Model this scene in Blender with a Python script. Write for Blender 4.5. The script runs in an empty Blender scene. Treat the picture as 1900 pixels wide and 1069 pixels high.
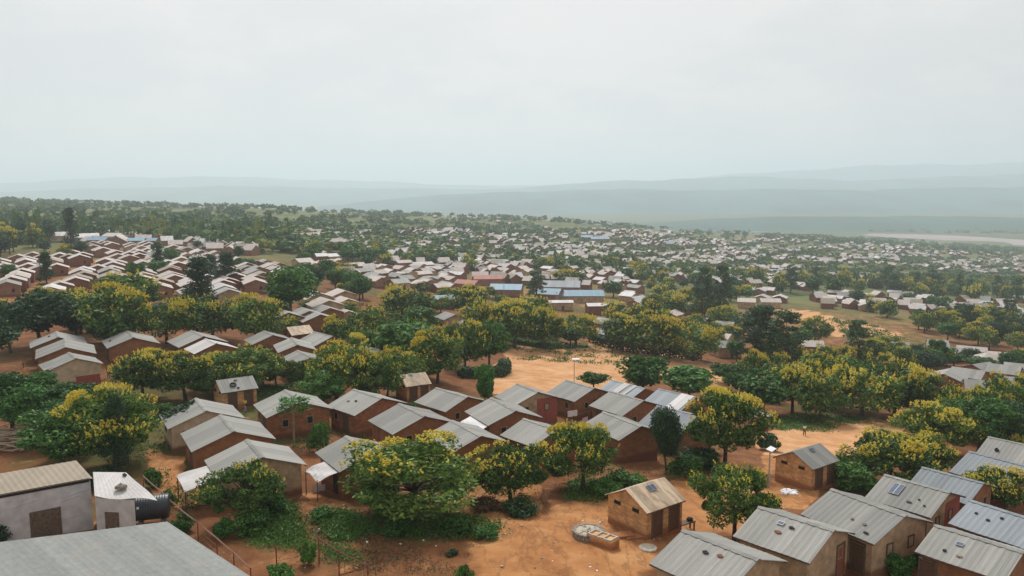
import bpy, bmesh, math, random
import numpy as np
from mathutils import Vector, Matrix

RN = random.Random(11)
NR = np.random.default_rng(11)
SC = bpy.context.scene
COL = SC.collection
PI = math.pi
rad = math.radians

# ------------------------------------------------------------------ camera model
F, CX, CY, YH = 1500.0, 950.0, 534.5, 345.0
PITCH = math.atan((CY - YH) / F)
CZ = 30.0
cP, sP = math.cos(PITCH), math.sin(PITCH)

def ray(px, py):
    dx = (px - CX) / F; dz = (CY - py) / F
    return (dx, cP + dz * sP, -sP + dz * cP)

def project(X, Y, Z):
    z = Z - CZ
    d = Y * cP - z * sP
    return CX + F * X / d, CY - F * (Y * sP + z * cP) / d

# ------------------------------------------------------------------ terrain (drop below the camera, by bearing and distance)
YR = np.array([14, 41, 55, 75, 103, 150, 205, 308, 479, 821, 1231, 1710, 1950, 2600, 6000, 20000.])
LY = np.log(YR)
UC = (np.array([-600, 0, 475, 950, 1425, 1900, 2500.]) - CX) / F
DT = np.array([
 [23, 23, 23.4, 23.8, 24.2, 24.2, 24.2, 24.2, 23.8, 21.5, 20, 45, 100, 128, 128, 128],
 [23, 23, 23.8, 24.2, 24.4, 24.2, 24.6, 25.0, 24.6, 22.5, 21.5, 60, 110, 128, 128, 128],
 [23, 23, 23.8, 24.6, 25.5, 25.5, 25.5, 27.2, 28, 29, 34, 75, 110, 128, 128, 128],
 [22.5, 23, 23.8, 25.5, 28, 32.3, 35.7, 40.8, 44.2, 46, 50, 95, 120, 128, 128, 128],
 [22, 23.4, 24.6, 27.2, 31.4, 37.4, 42.5, 47.6, 57, 69, 78, 102, 128, 128, 128, 128],
 [23, 24.2, 25.5, 28.9, 33, 39, 45, 52.7, 66, 85, 100, 128, 128, 128, 128, 128],
 [24, 26, 28, 32, 37, 43, 50, 58, 72, 92, 108, 128, 128, 128, 128, 128]])

def _slopes(V):
    d = np.diff(V, axis=-1)
    s = np.zeros_like(V)
    a, b = d[..., :-1], d[..., 1:]
    s[..., 1:-1] = np.where(a * b > 0, 2 * a * b / np.where(np.abs(a + b) < 1e-9, 1, a + b), 0)
    s[..., 0] = d[..., 0]; s[..., -1] = d[..., -1]
    return s
DS = _slopes(DT)

def terrain(X, Y):
    X = np.asarray(X, float); Y = np.asarray(Y, float)
    Yc = np.clip(Y, 14.01, 19990)
    t = np.interp(np.log(Yc), LY, np.arange(len(YR)))
    i = np.clip(t.astype(int), 0, len(YR) - 2); f = t - i
    h00 = 2*f**3 - 3*f**2 + 1; h10 = f**3 - 2*f**2 + f; h01 = -2*f**3 + 3*f**2; h11 = f**3 - f**2
    u = np.clip(X / Yc, UC[0], UC[-1])
    c = np.interp(u, UC, np.arange(len(UC)))
    j = np.clip(c.astype(int), 0, len(UC) - 2); g = c - j
    g = g * g * (3 - 2 * g) * 0.5 + g * 0.5
    def col(k):
        return h00 * DT[k, i] + h10 * DS[k, i] + h01 * DT[k, i + 1] + h11 * DS[k, i + 1]
    D = col(j) * (1 - g) + col(j + 1) * g
    amp = np.clip((1600 - Yc) / 600, 0, 1)
    n = (0.10 * np.sin(X * .31 + 1.3 * np.sin(Y * .17)) + 0.10 * np.sin(Y * .27 + 1.1 * np.sin(X * .23 + 2)) + .05 * np.sin(X * .9 + Y * .7))
    big = np.clip((Yc - 300) / 600, 0, 1) * (1.6 * np.sin(X * .013 + 2 * np.sin(Y * .006)) + 1.0 * np.sin(X * .031 + Y * .011))
    return CZ - D + (n + big) * amp

def tz(x, y): return float(terrain(x, y))

_TS = np.exp(np.linspace(math.log(15), math.log(15000), 900))
def hit(px, py, h=0.0):
    d = ray(px, py)
    k = _TS / d[1]
    X = d[0] * k; Y = _TS; Z = CZ + d[2] * k
    g = Z - (terrain(X, Y) + h)
    w = np.nonzero(g < 0)[0]
    if len(w) == 0: return None
    a, b = _TS[max(w[0] - 1, 0)], _TS[w[0]]
    for _ in range(24):
        m = (a + b) / 2; q = m / d[1]
        if CZ + d[2] * q - (tz(d[0] * q, m) + h) < 0: b = m
        else: a = m
    q = b / d[1]
    return Vector((d[0] * q, b, CZ + d[2] * q))

def onz(px, py, z):
    d = ray(px, py); q = (z - CZ) / d[2]
    return Vector((d[0] * q, d[1] * q, z))

# ------------------------------------------------------------------ object helpers
def tag(o, label=None, cat=None, group=None, kind=None):
    if label: o['label'] = label
    if cat: o['category'] = cat
    if group: o['group'] = group
    if kind: o['kind'] = kind
    return o

def empty(name, loc, rz, label, cat, group=None):
    o = bpy.data.objects.new(name, None); COL.objects.link(o)
    o.empty_display_size = .3
    o.location = loc; o.rotation_euler = (0, 0, rz)
    return tag(o, label, cat, group)

def link(name, me, parent=None):
    o = bpy.data.objects.new(name, me); COL.objects.link(o)
    if parent is not None: o.parent = parent
    return o

class MB:
    def __init__(s): s.v = []; s.f = []; s.m = []
    def add(s, vs, fs, m=0):
        n = len(s.v); s.v += [tuple(v) for v in vs]
        for f in fs: s.f.append(tuple(n + i for i in f)); s.m.append(m)
    def box(s, c, d, m=0, rz=0.0, rx=0.0):
        M = Matrix.Rotation(rz, 3, 'Z') @ Matrix.Rotation(rx, 3, 'X')
        vs = []
        for z in (-1, 1):
            for x, y in ((-1, -1), (1, -1), (1, 1), (-1, 1)):
                p = M @ Vector((x * d[0] / 2, y * d[1] / 2, z * d[2] / 2)); vs.append((p.x + c[0], p.y + c[1], p.z + c[2]))
        s.add(vs, [(3, 2, 1, 0), (4, 5, 6, 7), (0, 1, 5, 4), (1, 2, 6, 5), (2, 3, 7, 6), (3, 0, 4, 7)], m)
    def tube(s, pts, rs, n=6, m=0):
        pts = [Vector(p) for p in pts]; rings = []
        for i, p in enumerate(pts):
            d = (pts[min(i + 1, len(pts) - 1)] - pts[max(i - 1, 0)]).normalized()
            a = d.cross(Vector((.3, .9, .1))).normalized(); b = d.cross(a)
            rings.append([p + (a * math.cos(2 * PI * k / n) + b * math.sin(2 * PI * k / n)) * rs[i] for k in range(n)])
        vs = [q for r in rings for q in r]; fs = []
        for i in range(len(pts) - 1):
            for k in range(n):
                fs.append((i * n + k, i * n + (k + 1) % n, (i + 1) * n + (k + 1) % n, (i + 1) * n + k))
        fs.append(tuple(range(n - 1, -1, -1))); fs.append(tuple((len(pts) - 1) * n + k for k in range(n)))
        s.add(vs, fs, m)
    def sheet(s, p, u, v, nu=0, amp=0.0, th=0.03, m=0, nv=1, wob=0.0, tw=None):
        """thin closed slab from corner p along u (ridge way, corrugated) and v (down the slope)"""
        p, u, v = Vector(p), Vector(u), Vector(v)
        n = u.cross(v).normalized()
        if n.z < 0: n = -n
        nu = max(nu, 1); top = []; bot = []
        for j in range(nv + 1):
            for i in range(nu + 1):
                q = p + u * (i / nu) + v * (j / nv) + n * (amp if i % 2 else -amp)
                if tw is not None: q = q + tw * (i / nu) * (j / nv)
                if wob: q = q + n * (wob * math.sin(7.1 * i / nu + 5 * j / nv + p.x) * (j / nv))
                top.append(q); bot.append(q - n * th)
        N = len(top); vs = top + bot; fs = []
        W = nu + 1
        for j in range(nv):
            for i in range(nu):
                a = j * W + i
                fs.append((a, a + 1, a + W + 1, a + W)); fs.append((N + a, N + a + W, N + a + W + 1, N + a + 1))
        for i in range(nu):
            for j, fl in ((0, 1), (nv, 0)):
                a = j * W + i; q = (a, a + 1, N + a + 1, N + a)
                fs.append(q if not fl else q[::-1])
        for j in range(nv):
            for i, fl in ((0, 0), (nu, 1)):
                a = j * W + i; q = (a, a + W, N + a + W, N + a)
                fs.append(q if not fl else q[::-1])
        s.add(vs, fs, m)
    def mesh(s, name, mats, smooth=False):
        me = bpy.data.meshes.new(name)
        me.from_pydata(s.v, [], s.f)
        for q in (mats if isinstance(mats, (list, tuple)) else [mats]): me.materials.append(q)
        if max(s.m, default=0): me.polygons.foreach_set('material_index', s.m)
        if smooth: me.polygons.foreach_set('use_smooth', [True] * len(s.f))
        me.update()
        return me
    def build(s, name, mats, parent=None, smooth=False): return link(name, s.mesh(name, mats, smooth), parent)

def quads_mesh(name, V, mats, mi=None, tone=None):
    """V: (n,4,3) array of loose quads"""
    n = len(V)
    me = bpy.data.meshes.new(name)
    me.vertices.add(n * 4); me.vertices.foreach_set('co', np.ascontiguousarray(V, dtype=np.float32).ravel())
    me.loops.add(n * 4); me.loops.foreach_set('vertex_index', np.arange(n * 4, dtype=np.int32))
    me.polygons.add(n); me.polygons.foreach_set('loop_start', np.arange(0, n * 4, 4, dtype=np.int32))
    for q in mats: me.materials.append(q)
    if mi is not None: me.polygons.foreach_set('material_index', np.asarray(mi, dtype=np.int32))
    if tone is not None:
        at = me.attributes.new('tone', 'FLOAT', 'POINT'); at.data.foreach_set('value', np.repeat(tone, 4).astype(np.float32))
    me.update(calc_edges=True)
    return me

# ------------------------------------------------------------------ materials
def mat(name):
    m = bpy.data.materials.new(name); m.use_nodes = True
    nt = m.node_tree; b = nt.nodes['Principled BSDF']
    return m, nt, b

def nd(nt, t, **k):
    n = nt.nodes.new(t)
    for a, v in k.items():
        if a.startswith('i_'):
            n.inputs[a[2:].replace('_', ' ')].default_value = v
        else: setattr(n, a, v)
    return n

def ramp(nt, src, stops):
    r = nd(nt, 'ShaderNodeValToRGB')
    e = r.color_ramp.elements
    while len(e) < len(stops): e.new(.5)
    for q, (p, c) in zip(e, stops): q.position = p; q.color = (*c, 1)
    nt.links.new(src, r.inputs[0]); return r.outputs[0]

def mixc(nt, fac, a, b, mode='MIX'):
    m = nd(nt, 'ShaderNodeMix', data_type='RGBA', blend_type=mode)
    for s, v in ((0, fac), (6, a), (7, b)):
        if isinstance(v, (int, float)): m.inputs[s].default_value = v
        elif isinstance(v, tuple): m.inputs[s].default_value = (*v, 1)
        else: nt.links.new(v, m.inputs[s])
    return m.outputs[2]

def math_n(nt, op, a, b=None, c=None):
    m = nd(nt, 'ShaderNodeMath', operation=op)
    for i, v in enumerate((a, b, c)):
        if v is None: continue
        if isinstance(v, (int, float)): m.inputs[i].default_value = v
        else: nt.links.new(v, m.inputs[i])
    return m.outputs[0]

def maprange(nt, v, a, b, c=0., d=1.):
    m = nd(nt, 'ShaderNodeMapRange', interpolation_type='SMOOTHSTEP')
    nt.links.new(v, m.inputs[0])
    for i, q in enumerate((a, b, c, d)): m.inputs[i + 1].default_value = q
    return m.outputs[0]

def noise(nt, vec, scale, detail=4, rough=.6):
    n = nd(nt, 'ShaderNodeTexNoise'); n.inputs['Scale'].default_value = scale
    n.inputs['Detail'].default_value = detail; n.inputs['Roughness'].default_value = rough
    if vec is not None: nt.links.new(vec, n.inputs['Vector'])
    return n.outputs['Fac']

def vscale(nt, vec, s):
    m = nd(nt, 'ShaderNodeMapping'); m.inputs['Scale'].default_value = s
    nt.links.new(vec, m.inputs['Vector']); return m.outputs['Vector']

def objvec(nt): return nd(nt, 'ShaderNodeTexCoord').outputs['Object']
def geopos(nt): return nd(nt, 'ShaderNodeNewGeometry').outputs['Position']
def bump(nt, b, h, strength=.3, dist=.05):
    n = nd(nt, 'ShaderNodeBump'); n.inputs['Strength'].default_value = strength; n.inputs['Distance'].default_value = dist
    nt.links.new(h, n.inputs['Height']); nt.links.new(n.outputs[0], b.inputs['Normal'])

def plain(name, c, rough=.8, var=.25, scale=3., metal=0.):
    m, nt, b = mat(name)
    v = objvec(nt); n = noise(nt, v, scale)
    cc = ramp(nt, n, [(.3, tuple(x * (1 - var) for x in c)), (.7, tuple(min(1, x * (1 + var)) for x in c))])
    nt.links.new(cc, b.inputs['Base Color']); b.inputs['Roughness'].default_value = rough; b.inputs['Metallic'].default_value = metal
    return m

def roof_mat(name, c, rust=.0, var=.10, rough=.72, metal=.1):
    m, nt, b = mat(name)
    v = objvec(nt)
    rnd = nd(nt, 'ShaderNodeObjectInfo').outputs['Random']
    vx = nd(nt, 'ShaderNodeSeparateXYZ'); nt.links.new(v, vx.inputs[0])
    strip = math_n(nt, 'FLOOR', math_n(nt, 'MULTIPLY', vx.outputs[0], 1.25))
    wn = nd(nt, 'ShaderNodeTexWhiteNoise', noise_dimensions='2D')
    cb = nd(nt, 'ShaderNodeCombineXYZ'); nt.links.new(strip, cb.inputs[0]); nt.links.new(rnd, cb.inputs[1])
    nt.links.new(cb.outputs[0], wn.inputs['Vector'])
    sheet = maprange(nt, wn.outputs['Value'], 0, 1, 1 - var, 1 + var)
    st = noise(nt, vscale(nt, v, (7, .5, .5)), 1.6, 5)
    streak = maprange(nt, st, .3, .75, 1.05, .88)
    fr = math_n(nt, 'FRACT', math_n(nt, 'MULTIPLY', vx.outputs[0], 1.25))
    seam = maprange(nt, math_n(nt, 'ABSOLUTE', math_n(nt, 'SUBTRACT', fr, .5)), .44, .5, 1., .86)
    tot = math_n(nt, 'MULTIPLY', math_n(nt, 'MULTIPLY', sheet, streak), seam)
    tot = math_n(nt, 'MULTIPLY', tot, maprange(nt, rnd, 0, 1, .86, 1.1))
    g = nd(nt, 'ShaderNodeCombineColor')
    for i in range(3): nt.links.new(tot, g.inputs[i])
    col = mixc(nt, 1.0, c, g.outputs[0], 'MULTIPLY')
    rn = noise(nt, vscale(nt, v, (1.4, .7, .7)), 1.1, 6, .7)
    rf = maprange(nt, rn, .62 - rust * .3, .78 - rust * .25, 0, .35 + .5 * rust)
    col = mixc(nt, rf, col, (.24, .15, .085))
    sp = noise(nt, v, 5.5, 3)
    col = mixc(nt, maprange(nt, sp, .69, .74, 0, .55), col, (.12, .10, .08))
    nt.links.new(col, b.inputs['Base Color'])
    b.inputs['Roughness'].default_value = rough; b.inputs['Metallic'].default_value = metal
    wv = nd(nt, 'ShaderNodeTexWave', bands_direction='X'); wv.inputs['Scale'].default_value = 2.2
    nt.links.new(v, wv.inputs['Vector']); bump(nt, b, wv.outputs['Fac'], .2, .02)
    return m

def wall_mat(name, c, brick=False, stain=(.17, .06, .025), var=.3):
    m, nt, b = mat(name)
    v = objvec(nt)
    n1 = noise(nt, v, 1.3, 6); n2 = noise(nt, v, 7., 4)
    dk = tuple(x * (1 - var) for x in c); lt = tuple(min(1, x * (1 + var * .7)) for x in c)
    col = ramp(nt, n1, [(.32, dk), (.55, c), (.75, lt)])
    col = mixc(nt, maprange(nt, n2, .45, .75, 0, .4), col, tuple(x * .6 for x in c))
    if brick:
        sx = nd(nt, 'ShaderNodeSeparateXYZ'); nt.links.new(v, sx.inputs[0])
        cb = nd(nt, 'ShaderNodeCombineXYZ')
        nt.links.new(math_n(nt, 'ADD', sx.outputs[0], sx.outputs[1]), cb.inputs[0]); nt.links.new(sx.outputs[2], cb.inputs[1])
        bt = nd(nt, 'ShaderNodeTexBrick'); nt.links.new(cb.outputs[0], bt.inputs['Vector'])
        bt.inputs['Scale'].default_value = 1.; bt.inputs['Brick Width'].default_value = .34; bt.inputs['Row Height'].default_value = .17
        bt.inputs['Mortar Size'].default_value = .014; bt.inputs['Bias'].default_value = -.1
        bt.inputs['Color1'].default_value = (1.1, 1.05, 1., 1); bt.inputs['Color2'].default_value = (.62, .55, .5, 1); bt.inputs['Mortar'].default_value = (.72, .7, .66, 1)
        col = mixc(nt, .9 * brick, col, bt.outputs['Color'], 'MULTIPLY')
        bump(nt, b, bt.outputs['Fac'], .5, -.02)
    else: bump(nt, b, n2, .5, .04)
    sz = nd(nt, 'ShaderNodeSeparateXYZ'); nt.links.new(v, sz.inputs[0])
    zz = math_n(nt, 'ADD', sz.outputs[2], math_n(nt, 'MULTIPLY', n1, -.9))
    col = mixc(nt, maprange(nt, zz, -.25, .15, .85, 0), col, stain)
    nt.links.new(col, b.inputs['Base Color']); b.inputs['Roughness'].default_value = .95
    return m

def leaf_mat(name, c0, c1, c2, trans=.22, tone=False):
    m, nt, b = mat(name)
    g = nd(nt, 'ShaderNodeNewGeometry')
    if tone:
        a = nd(nt, 'ShaderNodeAttribute', attribute_name='tone'); rnd = a.outputs['Fac']
        mixr = math_n(nt, 'ADD', math_n(nt, 'MULTIPLY', g.outputs['Random Per Island'], .35), math_n(nt, 'MULTIPLY', rnd, .65))
    else:
        rnd = nd(nt, 'ShaderNodeObjectInfo').outputs['Random']
        mixr = math_n(nt, 'ADD', math_n(nt, 'MULTIPLY', g.outputs['Random Per Island'], .7), math_n(nt, 'MULTIPLY', rnd, .3))
    col = ramp(nt, mixr, [(.1, c0), (.5, c1), (.92, c2)])
    nt.links.new(col, b.inputs['Base Color']); b.inputs['Roughness'].default_value = .6
    b.inputs['Specular IOR Level'].default_value = .25
    t = nd(nt, 'ShaderNodeBsdfTranslucent'); nt.links.new(col, t.inputs[0])
    ms = nd(nt, 'ShaderNodeMixShader'); ms.inputs[0].default_value = trans
    nt.links.new(b.outputs[0], ms.inputs[1]); nt.links.new(t.outputs[0], ms.inputs[2])
    nt.links.new(ms.outputs[0], nt.nodes['Material Output'].inputs[0])
    return m

M = {}
M['roof'] = roof_mat('galvanised_roof', (.265, .26, .235), rust=.14, var=.13)
M['roof_blue'] = roof_mat('blue_grey_roof', (.24, .265, .285))
M['roof_far'] = roof_mat('pale_roof', (.47, .405, .36), var=.06, rough=.7, metal=0)
M['roof_white'] = roof_mat('white_roof', (.50, .47, .455), rust=.05, metal=0, rough=.6)
M['roof_rust'] = roof_mat('tan_rusty_roof', (.50, .38, .26), rust=.55, metal=.0, rough=.7, var=.22)
M['roof_tan'] = roof_mat('tan_roof', (.30, .245, .18), rust=.15, var=.05, metal=0, rough=.75)
M['roof_skyblue'] = roof_mat('sky_blue_roof', (.13, .26, .36), var=.08, metal=0, rough=.6)
M['roof_red'] = roof_mat('red_roof', (.36, .12, .085), var=.1, metal=0, rough=.7)
M['mud'] = wall_mat('mud_wall', (.30, .135, .057), brick=.45)
M['mud_red'] = wall_mat('red_mud_wall', (.24, .095, .05))
M['mud_tan'] = wall_mat('tan_mud_wall', (.47, .315, .185), var=.4)
M['mud_pale'] = wall_mat('pale_plaster_wall', (.58, .45, .30))
M['brick'] = wall_mat('orange_brick_wall', (.70, .40, .18), brick=True, stain=(.30, .10, .04))
M['brick_brown'] = wall_mat('brown_brick_wall', (.36, .155, .07), brick=True)
M['far_wall'] = wall_mat('far_mud_wall', (.30, .15, .09))
M['redpaint'] = plain('red_wall_paint', (.30, .075, .055), .85, .2)
M['tarp'] = plain('grey_white_tarpaulin', (.50, .50, .51), .65, .22, 1.2)
M['white'] = plain('white_cloth', (.78, .76, .76), .7, .1)
M['wood'] = plain('weathered_wood', (.12, .085, .06), .8, .4, 6)
M['wood_pale'] = plain('pale_wood', (.34, .26, .18), .8, .3, 6)
M['dark'] = plain('painted_dark_opening', (.012, .010, .009), .9, .2)  # near-black paint stands for the unlit inside; nothing is cut through
M['door_brown'] = plain('brown_door', (.11, .055, .03), .8, .3, 5)
M['door_red'] = plain('red_brown_door', (.24, .07, .035), .7, .3, 5)
M['frame'] = plain('pale_frame', (.30, .215, .135), .8, .2, 5)
M['trunk'] = plain('tree_bark', (.075, .052, .036), .95, .4, 4)
M['trunk_pale'] = plain('pale_bark', (.26, .21, .15), .95, .3, 4)
M['metal_grey'] = plain('grey_metal', (.35, .36, .37), .5, .1, 3, .4)
M['post_red'] = plain('rusty_red_post', (.20, .05, .035), .8, .3, 8)
M['wire'] = plain('brown_wire', (.22, .12, .08), .8, .3, 8)
M['tank'] = plain('black_tank_plastic', (.034, .042, .050), .4, .2, 2)
M['stone'] = plain('grey_stone', (.25, .21, .17), .95, .4, 5)
M['stone_dark'] = plain('dark_rubber', (.035, .032, .03), .9, .4, 5)
M['solar'] = plain('solar_cells', (.045, .07, .13), .6, .2, 4)
M['concrete'] = plain('pale_concrete', (.45, .39, .31), .95, .25, 3)
M['leaf_f'] = leaf_mat('cassia_leaves', (.018, .048, .009), (.072, .150, .024), (.21, .31, .052))
M['leaf_g'] = leaf_mat('green_leaves', (.012, .046, .009), (.046, .138, .022), (.15, .29, .050))
M['leaf_b'] = leaf_mat('bright_leaves', (.020, .070, .014), (.055, .17, .028), (.15, .32, .055))
M['leaf_d'] = leaf_mat('dark_leaves', (.009, .033, .011), (.024, .068, .020), (.062, .13, .036))
M['leaf_t'] = leaf_mat('grey_green_leaves', (.02, .055, .02), (.055, .115, .038), (.13, .21, .07))
M['leaf_far'] = leaf_mat('far_leaves', (.040, .090, .026), (.10, .185, .042), (.28, .27, .045), tone=True)
M['bloom'] = leaf_mat('yellow_blossoms', (.42, .33, .03), (.66, .52, .05), (.85, .74, .16), .3)
M['grassy'] = leaf_mat('weed_leaves', (.03, .07, .012), (.06, .14, .022), (.13, .22, .04))
M['dry'] = leaf_mat('dry_leaves', (.10, .06, .03), (.17, .11, .05), (.20, .17, .07))

# ------------------------------------------------------------------ ground
SAND = [[(935, 640), (1100, 648), (1160, 662), (1300, 668), (1372, 684), (1375, 715), (1330, 712), (1240, 700), (1165, 700), (1140, 735), (1000, 755), (905, 730), (885, 690), (935, 668)],
        [(1395, 805), (1440, 800), (1530, 783), (1640, 778), (1680, 800), (1600, 850), (1560, 870), (1450, 850), (1400, 830)],
        [(1430, 572), (1500, 577), (1560, 592), (1640, 610), (1690, 624), (1640, 626), (1580, 612), (1550, 630), (1500, 600), (1440, 584)],
        [(1080, 630), (1150, 640), (1290, 665), (1200, 668), (1100, 650)]]
ORANGE = [[(870, 1000), (920, 960), (1010, 950), (1060, 930), (1130, 905), (1240, 890), (1340, 905), (1400, 900), (1450, 930), (1360, 1000), (1230, 1020), (1180, 1090), (840, 1090)],
          [(680, 925), (900, 900), (1010, 900), (1010, 960), (880, 960), (850, 925)],
          [(560, 918), (610, 918), (740, 985), (870, 1055), (860, 1090), (820, 1060), (700, 990)],
          [(440, 985), (560, 1030), (700, 1075), (640, 1090), (430, 1005)],
          [(270, 830), (345, 850), (330, 960), (280, 920)], [(1250, 700), (1380, 690), (1380, 720), (1300, 730)], [(1420, 840), (1560, 870), (1500, 950), (1420, 930)]]
SOIL = [[(1360, 566), (1500, 572), (1640, 584), (1900, 606), (1900, 625), (1725, 640), (1560, 655), (1440, 660), (1300, 640), (1380, 600)],
        [(-20, 500), (60, 488), (150, 478), (165, 462), (240, 458), (330, 470), (430, 488), (545, 512), (540, 532), (470, 545), (430, 575), (330, 560), (260, 545), (160, 545), (90, 560), (-20, 590)],
        [(645, 505), (700, 488), (860, 495), (1000, 495), (1180, 512), (1200, 560), (1130, 580), (1000, 560), (840, 548), (700, 535)]]
GREEN = [[(945, 628), (1100, 640), (1170, 665), (1060, 662), (940, 648)], [(1420, 772), (1570, 772), (1640, 782), (1560, 790), (1545, 803), (1440, 800)],
         [(440, 940), (545, 935), (560, 975), (540, 1010), (450, 990)], [(585, 960), (640, 950), (705, 985), (620, 1005)], [(700, 930), (780, 945), (930, 970), (920, 1000), (760, 1000), (690, 960)],
         [(1540, 588), (1620, 605), (1680, 632), (1640, 640), (1560, 615)], [(970, 660), (1160, 672), (1160, 680), (960, 668)],
         [(1060, 890), (1190, 880), (1200, 900), (1110, 935), (1050, 925)], [(420, 720), (540, 710), (560, 745), (430, 745)], [(1550, 850), (1640, 835), (1640, 870), (1560, 880)]]
def inpoly(px, py, poly):
    r = np.zeros(px.shape, bool); n = len(poly)
    for i in range(n):
        x0, y0 = poly[i]; x1, y1 = poly[(i + 1) % n]
        c = (y0 > py) != (y1 > py)
        if y0 != y1: r ^= c & (px < (x1 - x0) * (py - y0) / (y1 - y0) + x0)
    return r

def make_ground():
    us = np.concatenate([np.linspace(-1.3, -.70, 14)[:-1], np.linspace(-.70, .70, 430), np.linspace(.70, 1.3, 14)[1:]])
    ys = np.concatenate([np.exp(np.linspace(math.log(14), math.log(58), 18))[:-1], np.exp(np.linspace(math.log(58), math.log(330), 330))[:-1], np.exp(np.linspace(math.log(330), math.log(13500), 190))])
    U, Yg = np.meshgrid(us, ys)
    X = U * Yg; Z = terrain(X, Yg)
    # a flat apron behind the viewpoint
    nb = len(us)
    Xa = np.linspace(-300, 300, nb); back = np.stack([Xa, np.full(nb, -120.), np.full(nb, 7.)], -1)
    V = np.concatenate([back, np.stack([X, Yg, Z], -1).reshape(-1, 3)])
    rows = len(ys) + 1
    idx = np.arange(rows * nb).reshape(rows, nb)
    Q = np.stack([idx[:-1, :-1], idx[:-1, 1:], idx[1:, 1:], idx[1:, :-1]], -1).reshape(-1, 4)
    me = bpy.data.meshes.new('ground')
    me.vertices.add(len(V)); me.vertices.foreach_set('co', V.astype(np.float32).ravel())
    me.loops.add(Q.size); me.loops.foreach_set('vertex_index', Q.ravel().astype(np.int32))
    me.polygons.add(len(Q)); me.polygons.foreach_set('loop_start', np.arange(0, Q.size, 4, dtype=np.int32))
    me.update(calc_edges=True)
    me.polygons.foreach_set('use_smooth', np.ones(len(Q), bool))
    px, py = project(V[:, 0], np.maximum(V[:, 1], 5), V[:, 2])
    wx, wy = V[:, 0], V[:, 1]
    px = px + 4 * np.sin(wx * .9 + wy * .5) + 3 * np.sin(wy * 1.7 - wx) + 5 * np.sin(wx * .31); py = py + 3 * np.sin(wx * 1.1 - wy * .6) + 2 * np.sin(wx * 2.3)
    ok = V[:, 1] > 30
    lay = []
    for polys in (SAND, ORANGE, GREEN):
        a = np.zeros(len(V), bool)
        for p in polys: a |= inpoly(px, py, p)
        lay.append((a & ok).astype(float))
    for p in SOIL: lay[1] = np.maximum(lay[1], .42 * inpoly(px, py, p))
    lay[0] *= (V[:, 1] < 420)
    # soften
    c = np.stack(lay, -1)
    g = c[nb:].reshape(len(ys), nb, 3)
    for _ in range(3):
        g = (g + np.roll(g, 1, 0) + np.roll(g, -1, 0) + np.roll(g, 1, 1) + np.roll(g, -1, 1)) / 5
    c[nb:] = g.reshape(-1, 3)
    ca = me.color_attributes.new('cover', 'FLOAT_COLOR', 'POINT')
    ca.data.foreach_set('color', np.concatenate([c, np.ones((len(c), 1))], 1).astype(np.float32).ravel())
    m, nt, b = mat('earth')
    v = geopos(nt)
    n_big = noise(nt, v, .035, 5); n_mid = noise(nt, v, .35, 6, .65); n_fine = noise(nt, v, 3.2, 6, .7)
    n_can = noise(nt, v, .012, 6, .65)
    at = nd(nt, 'ShaderNodeAttribute', attribute_name='cover')
    sp = nd(nt, 'ShaderNodeSeparateColor'); nt.links.new(at.outputs['Color'], sp.inputs[0])
    soil = ramp(nt, n_mid, [(.3, (.115, .042, .017)), (.5, (.20, .080, .031)), (.72, (.30, .135, .056))])
    soil = mixc(nt, maprange(nt, n_fine, .5, .8, 0, .6), soil, (.10, .055, .03))
    weeds = ramp(nt, n_fine, [(.3, (.025, .055, .012)), (.6, (.05, .10, .02)), (.8, (.10, .11, .035))])
    soil = mixc(nt, maprange(nt, n_big, .50, .62, 0, .75), soil, weeds)
    orange = ramp(nt, n_mid, [(.28, (.29, .118, .040)), (.5, (.43, .195, .072)), (.72, (.54, .29, .125))])
    orange = mixc(nt, maprange(nt, n_fine, .52, .8, 0, .55), orange, (.25, .11, .05))
    sand = ramp(nt, n_mid, [(.28, (.43, .20, .082)), (.5, (.57, .30, .138)), (.72, (.66, .41, .225))])
    sand = mixc(nt, maprange(nt, n_fine, .5, .8, 0, .4), sand, (.36, .20, .10))
    grn = ramp(nt, n_fine, [(.3, (.03, .055, .012)), (.5, (.055, .11, .022)), (.62, (.09, .15, .035)), (.72, (.16, .085, .04))])
    sy = nd(nt, 'ShaderNodeSeparateXYZ'); nt.links.new(v, sy.inputs[0])
    dist = sy.outputs[1]
    farc = ramp(nt, n_can, [(.34, (.05, .085, .03)), (.47, (.10, .14, .042)), (.57, (.16, .19, .06)), (.66, (.27, .17, .095))])
    farc = mixc(nt, maprange(nt, noise(nt, v, .09, 5), .5, .7, 0, .6), farc, (.045, .08, .03))
    val = ramp(nt, noise(nt, vscale(nt, v, (1, 4, 1)), .0012, 6), [(.35, (.05, .085, .035)), (.6, (.10, .13, .05))])
    col = mixc(nt, maprange(nt, dist, 200, 380), soil, farc)
    col = mixc(nt, maprange(nt, dist, 1650, 2000), col, val)
    edge = lambda o: maprange(nt, math_n(nt, 'ADD', o, math_n(nt, 'MULTIPLY', math_n(nt, 'SUBTRACT', n_mid, .5), .9)), .3, .7)
    col = mixc(nt, edge(sp.outputs[2]), col, grn)
    col = mixc(nt, edge(sp.outputs[1]), col, orange)
    trk = noise(nt, vscale(nt, v, (.5, .16, .5)), 1.4, 5, .6)          # trodden tracks and wash lines
    col = mixc(nt, maprange(nt, math_n(nt, 'ABSOLUTE', math_n(nt, 'SUBTRACT', trk, .5)), .0, .05, .45, 0), col, (.17, .075, .034))
    col = mixc(nt, maprange(nt, noise(nt, v, 1.1, 6, .75), .56, .7, 0, .5), col, (.50, .29, .15))
    col = mixc(nt, maprange(nt, noise(nt, v, .16, 5, .7), .54, .68, 0, .4), col, (.13, .06, .028))
    col = mixc(nt, edge(sp.outputs[0]), col, sand)
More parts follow.
